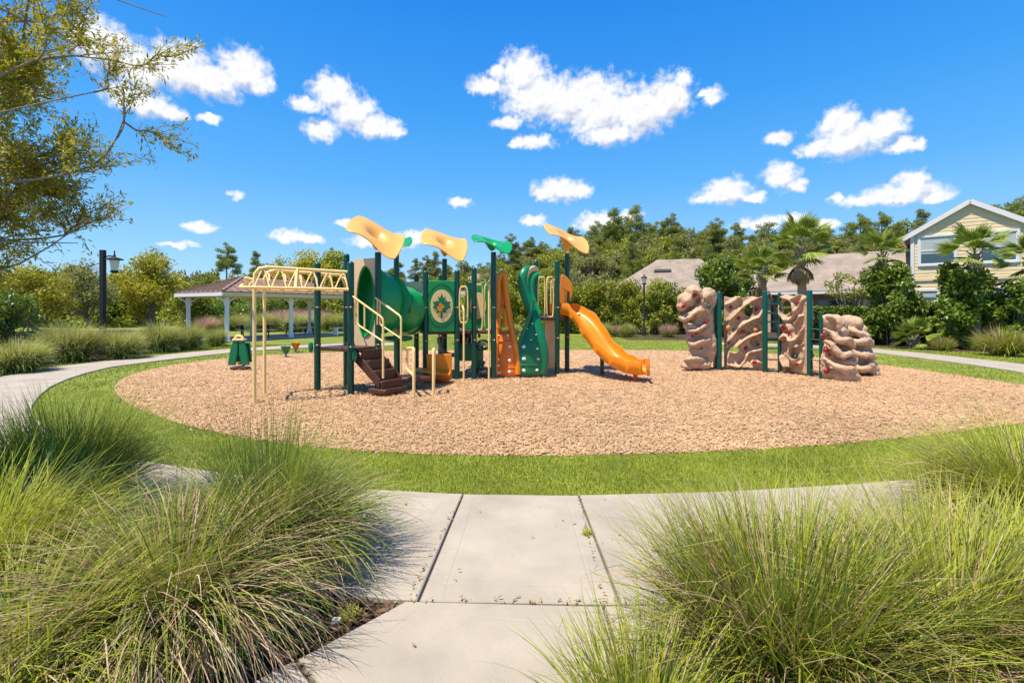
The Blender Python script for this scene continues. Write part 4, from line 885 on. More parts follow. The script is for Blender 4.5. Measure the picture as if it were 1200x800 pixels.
for a, c, r, k in ((.78, .88, .07, 'red'), (.10, .55, .08, 'red'), (.46, .52, .07, 'red'), (.88, .57, .06, 'red'), (.36, .30, .075, 'red'), (.02, .36, .06, 'red'), (.62, .20, .07, 'green'), (.72, .12, .06, 'red'), (.56, .74, .06, 'red'), (.05, .14, .06, 'red')): hold(rD, pD(a, c), r, k, yD)
rgb_ = random.Random(6)
for rp_, pp_, yy_ in ((rB, pB, yB), (rD, pD, yD)):
    for k in range(14):
        a, c = rgb_.uniform(.08, .92), rgb_.uniform(.08, .9)
        if min(math.hypot(a - hx, c - hz) for hx, hz in ((.64, .79), (.27, .24), (.25, .82), (.62, .25))) > .22: hold(rp_, pp_(a, c) , .022, 'dark', yy_)
# panel F, seen edge-on
oF = V3(*G(952, 441), .04); eF = V3(6.95, 12.25, .04) - oF
rF, pF, yF = rock_panel(oF, eF, eF.length, 1.82, [([(0, .5), (.4, .55), (1, .45)], .10, .06, .04), ([(0, .75), (.5, .68), (1, .8)], .1, .06, .04), ([(0, .25), (.5, .2), (1, .3)], .1, .06, .04)], [(.5, .86, .08, .1)], lambda U, W: W < .99 - .25 * U, 14, nx=40)
for a, c, r, k in ((.25, .55, .05, 'red'), (.3, .3, .06, 'red'), (.2, .15, .05, 'red'), (.4, .8, .05, 'green'), (.6, .4, .05, 'red')): hold(rF, pF(a, c), r, k, yF)
# sculpted boulders as fused lumps
def fused(blobs, name, lab, vox=.022, it=2, root=wall, lips=()):
    b = MB()
    for (pts, r_) in lips:
        sp = spline([A(*q) for q in pts], 5); m = len(sp); b.tube(sp, [r_ * (.45 + .55 * math.sin(PI * i / (m - 1))) for i in range(m)], 10)
    for c, r, rot in blobs: b.ball(c, r, 16, 10, rot)
    o = part(b, name, M_rock, root, lab)
    m = o.modifiers.new('fuse', 'REMESH'); m.mode = 'VOXEL'; m.voxel_size = vox; m.use_smooth_shade = True
    m = o.modifiers.new('soft', 'SMOOTH'); m.iterations = it; m.factor = .5
    t = bpy.data.textures.new('rock_relief', 'CLOUDS'); t.noise_scale = .16; t.noise_depth = 3
    m = o.modifiers.new('relief', 'DISPLACE'); m.texture = t; m.strength = .07; m.mid_level = .5
    t = bpy.data.textures.new('rock_pits', 'CLOUDS'); t.noise_scale = .06; t.noise_depth = 3
    m = o.modifiers.new('pits', 'DISPLACE'); m.texture = t; m.strength = .022
    return o
RZ = lambda a: Matrix.Rotation(a, 3, 'Z'); RY = lambda a: Matrix.Rotation(a, 3, 'Y'); RX = lambda a: Matrix.Rotation(a, 3, 'X')
def lump(x, y, D, rx, ry, rz, rot=None): return (A(x, y, D), (rx, ry, rz), rot)
DA = 12.75
bA_ = [lump(823, 385, DA, .30, .14, 1.05), lump(811, 372, DA + .1, .26, .1, .42), lump(813, 395, DA + .06, .22, .1, .3), lump(829, 350, DA, .25, .15, .30), lump(830, 405, DA, .22, .14, .5),
       lump(813, 343, DA, .24, .22, .20), lump(804, 352, DA, .24, .24, .20), lump(826, 347, DA - .1, .14, .16, .15), lump(799, 359, DA, .13, .2, .14), lump(820, 362, DA - .12, .14, .16, .24, RY(.4)),
       lump(805, 371, DA, .22, .20, .12, RY(-.3)), lump(812, 366, DA - .1, .26, .14, .08, RY(-.5)), lump(811, 383, DA - .08, .26, .17, .10, RY(.25)), lump(822, 389, DA - .05, .2, .16, .10, RY(-.5)),
       lump(815, 397, DA, .20, .13, .25), lump(820, 401, DA - .1, .26, .16, .09, RY(-.15)), lump(817, 415, DA, .22, .16, .28), lump(811, 425, DA - .1, .28, .24, .16), lump(805, 428, DA - .1, .17, .2, .10), lump(822, 427, DA - .08, .24, .2, .13)]
rA = fused(bA_, 'rock_panel', 'top heavy tan rock column at the left end of the wall', lips=[
    ([(797, 372, DA), (805, 374, DA - .28), (815, 366, DA - .30), (827, 364, DA - .2), (834, 372, DA - .1)], .06), ([(803, 384, DA), (810, 388, DA - .28), (820, 386, DA - .3), (829, 378, DA - .15), (836, 372, DA - .05)], .055),
    ([(806, 399, DA), (812, 404, DA - .25), (822, 400, DA - .28), (834, 398, DA - .1)], .06), ([(800, 423, DA), (806, 421, DA - .3), (818, 420, DA - .3), (832, 424, DA - .1)], .05), ([(808, 352, DA - .2), (814, 340, DA - .26), (822, 346, DA - .28), (824, 358, DA - .25), (830, 366, DA - .2)], .05)])
for x, y, r, k in ((813.5, 346, .075, 'red'), (801, 358.5, .075, 'red'), (814, 369, .06, 'red'), (827, 377, .06, 'red'), (831, 359, .06, 'green'), (816, 390, .06, 'red'), (811.5, 394, .05, 'red'), (822, 408, .04, 'green'), (828, 425, .05, 'green')): hold(rA, A(x, y, DA - .22), r, k)
DB = 11.1
b1 = [lump(975, 410, DB + .1, .26, .10, .80), lump(972, 425, DB, .22, .10, .45), lump(985, 420, DB + .15, .25, .25, .5), lump(972, 376, DB + .1, .22, .14, .17), lump(984, 379, DB + .12, .13, .2, .22, RY(-.5)), lump(977, 394, DB, .26, .2, .09, RY(.45)), lump(988, 401, DB - .05, .20, .24, .10, RY(.1)), lump(985, 388, DB + .1, .16, .2, .16),
      lump(982, 413, DB, .28, .2, .10, RY(.35)), lump(994, 404, DB, .13, .2, .12), lump(991, 424, DB - .1, .22, .24, .10, RY(.1)), lump(998, 421, DB - .05, .10, .16, .10), lump(990, 440, DB - .2, .24, .26, .18), lump(999, 441, DB - .2, .12, .2, .16), lump(983, 436, DB - .08, .22, .22, .2), lump(990, 446, DB - .2, .22, .24, .10)]
r1 = fused(b1, 'rock_boulder', 'nearer sculpted boulder with red holds at the wall end', lips=[
    ([(964, 384, DB - .05), (974, 390, DB - .16), (984, 399, DB - .28), (994, 398, DB - .3), (999, 401, DB - .1)], .075), ([(965, 399, DB - .05), (975, 404, DB - .2), (986, 416, DB - .3), (996, 414, DB - .34), (1002, 417, DB - .1)], .08),
    ([(966, 420, DB - .1), (978, 428, DB - .25), (988, 432, DB - .4), (998, 432, DB - .42), (1003, 436, DB - .2)], .08), ([(968, 371, DB), (978, 372, DB - .1), (984, 380, DB - .15), (982, 390, DB - .12)], .06)])
for x, y, r, k in ((963.5, 393.5, .06, 'red'), (968.5, 410, .075, 'red'), (972, 416, .045, 'red'), (968.5, 434.5, .08, 'red'), (964, 428, .03, 'red'), (970, 393, .03, 'green')): hold(r1, A(x, y, DB - .10), r, k)
DC = 11.95
b2 = [lump(1000, 410, DC + .1, .28, .25, .75), lump(1010, 420, DC, .26, .25, .4), lump(993, 378, DC + .1, .20, .2, .20, RY(.6)), lump(1001, 378, DC, .16, .2, .18, RY(.7)), lump(1008, 386, DC, .14, .2, .14), lump(1000, 390, DC - .1, .30, .2, .11, RY(.35)), lump(1010, 392, DC - .08, .22, .2, .09, RY(.3)), lump(1008, 402, DC - .1, .32, .24, .10, RY(.05)), lump(1016, 403, DC, .12, .2, .09),
      lump(1006, 414, DC - .1, .30, .24, .11, RY(.35)), lump(1015, 418, DC - .1, .2, .22, .11), lump(1010, 431, DC - .15, .32, .26, .14, RY(.2)), lump(1020, 431, DC - .1, .17, .2, .15), lump(1003, 424, DC, .25, .25, .3), lump(1020, 437, DC - .1, .18, .22, .10)]
fused(b2, 'rock_boulder', 'farther sculpted boulder without holds, rightmost on the wall', lips=[
    ([(994, 386, DC - .2), (1004, 389, DC - .34), (1013, 394, DC - .3), (1017, 396, DC)], .075), ([(996, 398, DC - .2), (1006, 401, DC - .38), (1016, 399, DC - .34), (1022, 400, DC)], .08), ([(998, 409, DC - .2), (1008, 416, DC - .4), (1018, 416, DC - .36), (1023, 417, DC)], .085), ([(1000, 425, DC - .2), (1010, 433, DC - .4), (1020, 428, DC - .36), (1027, 427, DC)], .09)])
# small chain-like grips between front post and boulder
for y in (385, 397, 409, 421, 433):
    part(MB().tube([V3(W4.x, W4.y, CH - (y - HZ) * W4.y / F), V3(W5.x, W5.y, CH - (y - HZ) * W4.y / F)], .012, 6), 'net_rung', M_grey, wall)

# ================================================================== spring riders and small seats
def spring_rider():
    gx, gy = G(283, 433); c = V3(gx, gy, 0); o = empty('spring_rider', c, 'green two-panel spring rider with beige round handle, standing alone', 'spring rider')
    for s_ in (-1, 1):
        part(MB().prism([c + V3(s_ * .012, -.16, .80), c + V3(s_ * .13, -.16, .80), c + V3(s_ * .21, -.16, .55), c + V3(s_ * .28, -.16, .14), c + V3(s_ * .10, -.16, .13), c + V3(s_ * .02, -.16, .42)], (0, .07, 0)), 'side_panel', M_gplas, o, bevel=.015)
    part(MB().prism([c + V3(-.20, .0, .72), c + V3(.20, 0, .72), c + V3(.26, 0, .2), c + V3(-.26, 0, .2)], (0, .06, 0)), 'back_panel', M_gplas, o, bevel=.01)
    part(MB().tube([c + V3(.11 * math.cos(t), -.12, .80 + .10 * math.sin(t)) for t in np.linspace(-.2, PI + .2, 14)], .035, 8), 'handle', M_cream, o)
    part(MB().box(c + V3(0, -.1, .80), (.30, .16, .05)), 'top_board', M_cream, o, bevel=.01)
    part(MB().tube([c + V3(.09 * math.cos(t), .09 * math.sin(t), .03 + .014 * t) for t in np.linspace(0, 8 * PI, 80)], .017, 6), 'spring', M_black, o)
    part(MB().box(c + V3(0, -.05, .05), (.42, .24, .06)), 'foot_plate', M_brown, o, bevel=.01)
spring_rider()
def bucket(x, y, mat, label):
    gx, gy = G(x, y); c = V3(gx, gy, 0); o = empty('spinner_seat', c, label, 'spinner seat', 'bucket spinner seats behind the overhead ladder')
    part(MB().lathe([(.02, .10), (.07, .14), (.13, .26), (.16, .36), (.145, .36), (.11, .28), (.03, .2)], 18, c), 'bucket', mat, o)
    part(MB().lathe([(.12, -.02), (.10, .02), (.03, .05), (.03, .15)], 14, c), 'stem', M_grey, o)
bucket(335, 418.5, M_gplas, 'small green bucket spinner seat on the wood chips'); bucket(346.5, 413, M_org2, 'small orange bucket spinner seat on the wood chips')
# sprinkler cap and weeds
gx, gy = G(394, 733)
o = empty('sprinkler_cap', (gx, gy, 0), 'small white round sprinkler cap in the bark beside the slab', 'sprinkler cap')
part(MB().lathe([(.024, 0), (.024, .03), (.020, .036), (.012, .037), (.010, .033)], 18, (gx, gy, 0)), 'cap', M_white, o)
part(MB().lathe([(.009, .031), (.008, .037)], 12, (gx, gy, 0)), 'nozzle', M_grey, o)
rgw = np.random.default_rng(77)
for (x, y, n, r, lab) in ((688, 632, 46, .012, 'tiny green weed growing in the right slab joint'), (411, 727, 90, .03, 'small leafy weed beside the white sprinkler cap')):
    Vw, Fw, bi = blade_arrays(rgw, n, r, (.025, .07), (.5, .6), (.3, 1.6), .009, 4); o = link('weed', mesh_np('weed', Vw, Fw, True), M_blY); g = G(x, y); o.location = (g[0], g[1], .02 if n < 60 else .006); tag(o, lab, 'weed')
# ================================================================== pavilion
M_proof = pmat('brown_metal_roof', srgb(134, 108, 92), .5, .10, 3, 0)
M_fascia = pmat('beige_fascia', srgb(226, 204, 160), .55, .06, 3)
M_slabc = pmat('pavilion_floor', (0.36, 0.34, 0.31), .85, .12, 2, .1, 80)
pav = empty('pavilion', (-13.5, 26, 0), 'open pavilion with brown hipped metal roof and white columns', 'pavilion')
C1 = V3(-13.75, 23.1, 0); u_ = V3(.52, .854, 0); v_ = V3(-.854, .52, 0); LU, LV, EZ, RZ_ = 8.2, 4.6, 2.46, 3.32
cr = [C1, C1 + u_ * LU, C1 + u_ * LU + v_ * LV, C1 + v_ * LV]
r0, r1 = C1 + v_ * LV / 2 + u_ * 2.3 + V3(0, 0, RZ_), C1 + v_ * LV / 2 + u_ * (LU - 2.3) + V3(0, 0, RZ_)
E = [c + V3(0, 0, EZ) for c in cr]; T_ = [c - V3(0, 0, .06) for c in E]
b = MB(); b.add(E + [r0, r1] + T_, [(0, 1, 5, 4), (1, 2, 5), (2, 3, 4, 5), (3, 0, 4), (0, 6, 7, 1), (1, 7, 8, 2), (2, 8, 9, 3), (3, 9, 6, 0), (9, 8, 7, 6)])
roof = part(b, 'roof', M_proof, pav, smooth=False)
def seams(a, b_, ra, rb, n):
    for k in range(1, n):
        t = k / n; p = lerp(a, b_, t); L_ = (b_ - a).length; d0, d1 = t * L_, (1 - t) * L_
        q = lerp(ra, rb, t) if ra != rb else None
        # seam runs up the slope until it meets the hip or the ridge
        e = (b_ - a).normalized(); nin = V3(-e.y, e.x, 0)
        if (r0 - a).dot(nin) < 0: nin = -nin
        reach = (ra - a).dot(nin); lo, hi = (ra - a).dot(e), (rb - a).dot(e); x = t * L_
        f = min(1, x / lo if lo > 1e-3 else 1, (L_ - x) / (L_ - hi) if L_ - hi > 1e-3 else 1)
        part(MB().beam(p + V3(0, 0, .02), p + nin * reach * f + V3(0, 0, (RZ_ - EZ) * f + .02), .035, .05), 'roof_seam', M_proof, roof, smooth=False)
seams(E[0], E[1], r0, r1, 18); seams(E[3], E[0], r0, r0, 10); seams(E[1], E[2], r1, r1, 10)
for a, b_ in ((E[0], r0), (E[1], r1), (E[2], r1), (E[3], r0), (r0, r1)): part(MB().beam(a + V3(0, 0, .03), b_ + V3(0, 0, .03), .12, .06), 'roof_ridge_cap', M_proof, roof)
for i in range(4):
    a, b_ = E[i], E[(i + 1) % 4]; e = (b_ - a).normalized(); ins = V3(-e.y, e.x, 0) * .0
    part(MB().beam(a + V3(0, 0, -.15), b_ + V3(0, 0, -.15), .06, .17), 'fascia', M_white if i == 3 else M_fascia, pav)
part(MB().prism([C1 + u_ * .3 + v_ * .3 + V3(0, 0, 2.2), C1 + u_ * (LU - .3) + v_ * .3 + V3(0, 0, 2.2), C1 + u_ * (LU - .3) + v_ * (LV - .3) + V3(0, 0, 2.2), C1 + u_ * .3 + v_ * (LV - .3) + V3(0, 0, 2.2)], (0, 0, .08)), 'soffit', M_fascia, pav)
for (a, c) in ((.45, .45), (3.9, .45), (LU - .45, .45), (.45, LV - .45), (3.9, LV - .45), (LU - .45, LV - .45)):
    p = C1 + u_ * a + v_ * c; col = part(MB().box(p + V3(0, 0, 1.12), (.19, .19, 2.2), Matrix.Rotation(.5, 3, 'Z')), 'column', M_white, pav, bevel=.01)
    part(MB().box(p + V3(0, 0, .16), (.27, .27, .3), Matrix.Rotation(.5, 3, 'Z')), 'column_base', M_white, col, bevel=.01)
    part(MB().box(p + V3(0, 0, 2.08), (.26, .26, .12), Matrix.Rotation(.5, 3, 'Z')), 'column_capital', M_white, col, bevel=.01)
    for d in (-1, 1):
        pts = [p + V3(0, 0, 1.75) + u_ * d * .08, p + u_ * d * .16 + V3(0, 0, 2.0), p + u_ * d * .45 + V3(0, 0, 2.16)]
        part(MB().tube(spline(pts, 4), .04, 6), 'bracket', M_white, col)
part(MB().prism([c + (C1 + u_ * LU / 2 + v_ * LV / 2 - c) * .02 - V3(0, 0, .1) for c in cr], (0, 0, .15)), 'floor_slab', M_slabc, pav)
# picnic tables
def picnic(c, yaw, label):
    o = empty('picnic_table', c, label, 'picnic table', 'picnic tables under the pavilion'); R_ = Matrix.Rotation(yaw, 3, 'Z')
    w = lambda x, y, z: c + R_ @ V3(x, y, z)
    for k in range(3): part(MB().box(w(0, (k - 1) * .26, .74), (1.8, .24, .04), R_), 'top_plank', M_fascia, o)
    for s_ in (-1, 1):
        part(MB().box(w(0, s_ * .68, .44), (1.8, .26, .04), R_), 'bench_plank', M_fascia, o)
        part(MB().tube([w(s_ * .6, -.75, .42), w(s_ * .6, -.3, .72), w(s_ * .6, .3, .72), w(s_ * .6, .75, .42)], .03, 8), 'brace', M_black, o)
        for d in (-1, 1): part(MB().tube([w(s_ * .6, d * .22, .72), w(s_ * .6, d * .5, 0)], .035, 8), 'leg', M_black, o)
picnic(C1 + u_ * 2.6 + v_ * 1.7 + V3(0, 0, .05), .6, 'picnic table under the pavilion nearest its front corner column')
picnic(C1 + u_ * 5.8 + v_ * 2.4 + V3(0, 0, .05), .9, 'picnic table under the far half of the pavilion')
pb = C1 + u_ * 1.0 + v_ * 2.6 + V3(0, 0, .05)
o = empty('planter_bowl', pb, 'dark round planter bowl on the pavilion floor behind the corner column', 'planter')
part(MB().lathe([(.30, 0), (.42, .1), (.55, .34), (.58, .42), (.52, .42), (.46, .36), (0, .34)], 24, pb), 'bowl', M_dark, o)
Vw, Fw, bi = blade_arrays(np.random.default_rng(4), 260, .35, (.3, .6), (.5, .5), (.3, 1.5), .03, 4)
pl_ = link('foliage', mesh_np('foliage', Vw, Fw, True), M_blY, o); pl_.location = (0, 0, .34)
# bench rail seen between the far columns
pb = C1 + u_ * 7.2 + v_ * -.2 + V3(0, 0, .05)
o = empty('park_bench', pb, 'long low white bench beside the pavilion far columns', 'bench')
for k in range(2): part(MB().box(pb + v_ * (k * .2) + V3(0, 0, .44), (2.0, .17, .04), Matrix.Rotation(1.02, 3, 'Z')), 'seat_plank', M_white, o)
for s_ in (-.8, .8): part(MB().box(pb + v_ * .1 + u_ * s_ + V3(0, 0, .21), (.08, .36, .42), Matrix.Rotation(1.02, 3, 'Z')), 'leg', M_white, o)

# ================================================================== street lamps
M_lglass = pmat('lamp_glass', (0.75, 0.72, 0.62), .15, .05, 5)
gl_ = 'black lamp posts'
lx, ly = X(120.5, 20), 20
lp_ = empty('street_lamp', (lx, ly, 0), 'black square lamp post with a lantern hung on its right arm', 'street lamp')
part(MB().box((lx, ly, 2.0), (.17, .17, 4.05)), 'post', M_black, lp_, bevel=.015)
part(MB().box((lx, ly, .3), (.26, .26, .7)), 'post_base', M_black, lp_, bevel=.02)
part(MB().tube([V3(lx, ly, 3.72), V3(lx + .26, ly, 3.78), V3(lx + .44, ly, 3.76)], .03, 8), 'arm', M_black, lp_)
lh = part(MB().lathe([(.03, 3.86), (.05, 3.74), (.30, 3.66), (.31, 3.62), (.14, 3.60)], 8, (lx + .48, ly, 0)), 'lantern_hood', M_black, lp_)
part(MB().lathe([(.17, 3.60), (.11, 3.16)], 8, (lx + .48, ly, 0)), 'lantern_glass', M_lglass, lh)
part(MB().lathe([(.14, 3.18), (.14, 3.12), (.06, 3.08)], 8, (lx + .48, ly, 0)), 'lantern_base', M_black, lh)
part(MB().lathe([(.012, 3.84), (.03, 3.93), (.005, 4.02)], 8, (lx + .48, ly, 0)), 'finial', M_black, lh)
part(MB().tube([V3(lx - .05, ly, 3.5), V3(lx - .6, ly, 3.35)], .015, 6), 'guy_rod', M_black, lp_)
lx, ly = X(754.8, 29.2), 29.2
lp_ = empty('street_lamp', (lx, ly, 0), 'slim black lamp post with lantern top before the shrub row', 'street lamp')
part(MB().lathe([(.10, 0), (.09, .5), (.06, .55), (.055, 3.1)], 12, (lx, ly, 0)), 'post', M_black, lp_)
lh = part(MB().lathe([(.05, 3.05), (.13, 3.1), (.16, 3.14)], 8, (lx, ly, 0)), 'lantern_base', M_black, lp_)
part(MB().lathe([(.10, 3.14), (.15, 3.44)], 8, (lx, ly, 0)), 'lantern_glass', M_lglass, lh)
part(MB().lathe([(.20, 3.44), (.18, 3.5), (.04, 3.6), (.03, 3.7)], 8, (lx, ly, 0)), 'lantern_hood', M_black, lh)

# ================================================================== houses
M_side = pmat('yellow_siding', srgb(226, 205, 160), .6, .05, 2.2)
M_tan = pmat('tan_stucco', srgb(196, 168, 126), .8, .08, 3, .2, 60)
M_shing = pmat('grey_brown_shingle', (0.25, 0.20, 0.16), .9, .18, 1.4, .6, 30, col2=(0.34, 0.275, 0.22), fine=.22)
M_trim = pmat('white_trim', (0.72, 0.72, 0.71), .5, .04, 4)
M_bluetrim = pmat('blue_grey_frame', srgb(150, 178, 190), .5, .05, 4)
def glassmat():
    m, N, L, b = newmat('window_glass'); b.inputs['Base Color'].default_value = (0.05, 0.09, 0.10, 1); b.inputs['Roughness'].default_value = .06; b.inputs['Specular IOR Level'].default_value = .8; return m
M_glass = glassmat()
M_blind = pmat('window_blind', (0.42, 0.47, 0.45), .7, .06, 5)
def window(root, o, e, nrm, w, h, blind=.5, frame=None):
    """o: lower left corner of the opening on the wall plane"""
    fm = frame or M_trim; b = MB(); t = .11
    def bx(mb, x0, z0, x1, z1, d0, d1): mb.prism([o + e * x + V3(0, 0, z) + nrm * d0 for x, z in ((x0, z0), (x1, z0), (x1, z1), (x0, z1))], nrm * (d1 - d0)); return mb
    bx(b, -t, -t, 0, h + t, .01, .07); bx(b, w, -t, w + t, h + t, .01, .07); bx(b, 0, -t, w, 0, .012, .085); bx(b, 0, h, w, h + t, .012, .075)
    f = part(b, 'window', fm, root, smooth=False)
    part(bx(MB(), 0, 0, w, h, .012, .022), 'pane', M_glass, f, smooth=False)
    if blind: part(bx(MB(), .03, h * (1 - blind), w - .03, h - .02, .023, .028), 'blind', M_blind, f, smooth=False)
    s = MB(); bx(s, 0, h * .5 - .03, w, h * .5 + .03, .024, .05); bx(s, 0, 0, .04, h, .024, .045); bx(s, w - .04, 0, w, h, .024, .045); bx(s, .04, 0, w - .04, .04, .024, .045); bx(s, .04, h - .04, w - .04, h, .024, .045)
    part(s, 'sash', fm, f, smooth=False); return f
house = empty('house', (24, 27, 0), 'two-storey yellow sided house with white trimmed front gable', 'house')
K0 = V3(22.72, 27.7, 0); wv = V3(.75, -.66, 0).normalized(); wn = V3(wv.y, -wv.x, 0)       # wn faces the playground
if wn.y > 0: wn = -wn
bk = -wn
GW, EV, PK = 4.9, 5.80, 7.36
def siding(o, e, nrm, Wd, z0, z1, gable=None, name='siding'):
    b = MB(); z = z0; st_ = .19
    while z < z1 - .01:
        zt_ = min(z + st_, z1)
        def ends(zz):
            if gable and zz > gable[0]:
                k = (zz - gable[0]) / (gable[1] - gable[0]); return Wd / 2 * k, Wd - Wd / 2 * k
            return 0, Wd
        (a0, a1), (c0_, c1_) = ends(z), ends(zt_)
        p = [o + e * a0 + nrm * .016 + V3(0, 0, z), o + e * a1 + nrm * .016 + V3(0, 0, z), o + e * c1_ + nrm * .004 + V3(0, 0, zt_), o + e * c0_ + nrm * .004 + V3(0, 0, zt_)]
        b.quad(*p); b.quad(p[0] - nrm * .016, p[1] - nrm * .016, p[1], p[0]); z = zt_
    return part(b, name, M_side, house, smooth=False)
siding(K0, wv, wn, GW, 0, PK - .02, (EV, PK))
b = MB(); SD = 9.0
b.add([K0 + V3(0, 0, 0), K0 + wv * GW, K0 + wv * GW + V3(0, 0, EV), K0 + wv * GW / 2 + V3(0, 0, PK), K0 + V3(0, 0, EV)] + [p + bk * SD for p in (K0, K0 + wv * GW, K0 + wv * GW + V3(0, 0, EV), K0 + wv * GW / 2 + V3(0, 0, PK), K0 + V3(0, 0, EV))],
      [(0, 1, 2, 3, 4), (5, 9, 8, 7, 6), (0, 4, 9, 5), (1, 6, 7, 2)])
part(b, 'wall', M_side, house, smooth=False)
def slab_roof(p, t=.14, name='roof', mat=None, root=None):
    n = (p[1] - p[0]).cross(p[2] - p[0]).normalized()
    if n.z < 0: n = -n
    return part(MB().prism([q for q in p], n * t), name, mat or M_shing, root or house, smooth=False)
OV = .38; sl_ = (PK - EV) / (GW / 2)
eL, eR = K0 - wv * OV + V3(0, 0, EV - OV * sl_), K0 + wv * (GW + OV) + V3(0, 0, EV - OV * sl_); pk_ = K0 + wv * GW / 2 + V3(0, 0, PK)
f_ = wn * .16; rL = slab_roof([eL + f_, pk_ + f_, pk_ + bk * SD, eL + bk * SD]); rR = slab_roof([eR + f_, pk_ + f_, pk_ + bk * SD, eR + bk * SD])
for a in (eL, eR):
    part(MB().beam(a + f_ * 1.06 + V3(0, 0, .0), pk_ + f_ * 1.06 + V3(0, 0, .0), .05, .24), 'rake_board', M_trim, house)
    part(MB().prism([a + V3(0, 0, -.02), a + f_ + V3(0, 0, -.02), pk_ + f_ + V3(0, 0, -.02), pk_ + V3(0, 0, -.02)], (0, 0, -.03)), 'rake_soffit', M_trim, house, smooth=False)
part(MB().beam(eL + f_ + V3(0, 0, -.02), eL + bk * SD + V3(0, 0, -.02), .1, .14), 'gutter', M_trim, house)
part(MB().box(K0 + wn * .03 + wv * .06 + V3(0, 0, EV / 2), (.16, .07, EV), Matrix.Rotation(math.atan2(wv.y, wv.x), 3, 'Z')), 'corner_board', M_trim, house)
part(MB().box(K0 + wn * .04 + wv * GW / 2 + V3(0, 0, 3.25), (GW, .05, .16), Matrix.Rotation(math.atan2(wv.y, wv.x), 3, 'Z')), 'belt_board', M_side, house)
window(house, K0 + wv * .40 + V3(0, 0, 4.1), wv, wn, 1.45, 1.5, .62); window(house, K0 + wv * 2.85 + V3(0, 0, 4.1), wv, wn, 1.35, 1.5, .5)
window(house, K0 + wv * .40 + V3(0, 0, 1.45), wv, wn, .75, 1.15, .3); window(house, K0 + wv * 2.95 + V3(0, 0, 1.45), wv, wn, 1.25, 1.2, .3)
# one-storey wing with a hipped roof and a covered porch
wl = K0 - wv * 9.6 + bk * .4; e1, e2 = wl + V3(0, 0, 2.68), K0 - wv * .02 + bk * .4 + V3(0, 0, 2.68)
wing_d = 9.0; rg0 = wl + wv * 4.4 + bk * 4.4 + V3(0, 0, 5.35); rg1 = K0 + bk * 4.6 + wv * .5 + V3(0, 0, 5.35)
slab_roof([e1, e2 + wv * .3, rg1, rg0], .12); slab_roof([e1 + bk * wing_d, e1, rg0], .12)
slab_roof([e1 + bk * wing_d, rg0, rg1, e2 + bk * wing_d], .12)
part(MB().beam(e1 + V3(0, 0, -.04) + wn * .06, e2 + V3(0, 0, -.04) + wn * .06, .12, .16), 'gutter', M_trim, house)
part(MB().beam(e1 + V3(0, 0, -.04) - wv * .05, e1 + bk * wing_d + V3(0, 0, -.04) - wv * .05, .12, .16), 'gutter', M_trim, house)
part(MB().prism([wl + wv * .4 + V3(0, 0, 0), wl + wv * 9.4, wl + wv * 9.4 + V3(0, 0, 2.64), wl + wv * .4 + V3(0, 0, 2.64)], bk * .01 + bk * 2.6 * 0 + bk * .2), 'porch_frame', M_tan, house) if False else None
bw = wl + bk * 2.4
part(MB().prism([bw + wv * .4, bw + wv * 9.5, bw + wv * 9.5 + V3(0, 0, 2.62), bw + wv * .4 + V3(0, 0, 2.62)], bk * .2), 'back_wall', M_tan, house, smooth=False)
part(MB().prism([wl + wv * .4 + bk * .4, wl + wv * .4 + bk * wing_d * .98, wl + wv * .4 + bk * wing_d * .98 + V3(0, 0, 2.62), wl + wv * .4 + bk * .4 + V3(0, 0, 2.62)], wv * .2), 'side_wall', M_tan, house, smooth=False)
part(MB().prism([wl + wv * .2 + V3(0, 0, 2.56), wl + wv * 9.6 + V3(0, 0, 2.56), wl + wv * 9.6 + bk * 2.5 + V3(0, 0, 2.56), wl + wv * .2 + bk * 2.5 + V3(0, 0, 2.56)], (0, 0, .05)), 'porch_ceiling', M_trim, house, smooth=False)
for t in (.5, 2.1, 3.6, 7.4, 9.2): part(MB().box(wl + wv * t + bk * .35 + V3(0, 0, 1.3), (.18, .18, 2.56), Matrix.Rotation(math.atan2(wv.y, wv.x), 3, 'Z')), 'porch_post', M_tan if t > .6 else M_bluetrim, house)
window(house, bw + wv * .9 + V3(0, 0, .25), wv, wn, 1.0, 2.1, 0, M_bluetrim)
window(house, bw + wv * 4.6 + V3(0, 0, .1), wv, wn, 2.2, 2.1, 0, M_bluetrim); window(house, bw + wv * 7.4 + V3(0, 0, .8), wv, wn, 1.2, 1.3, .3)
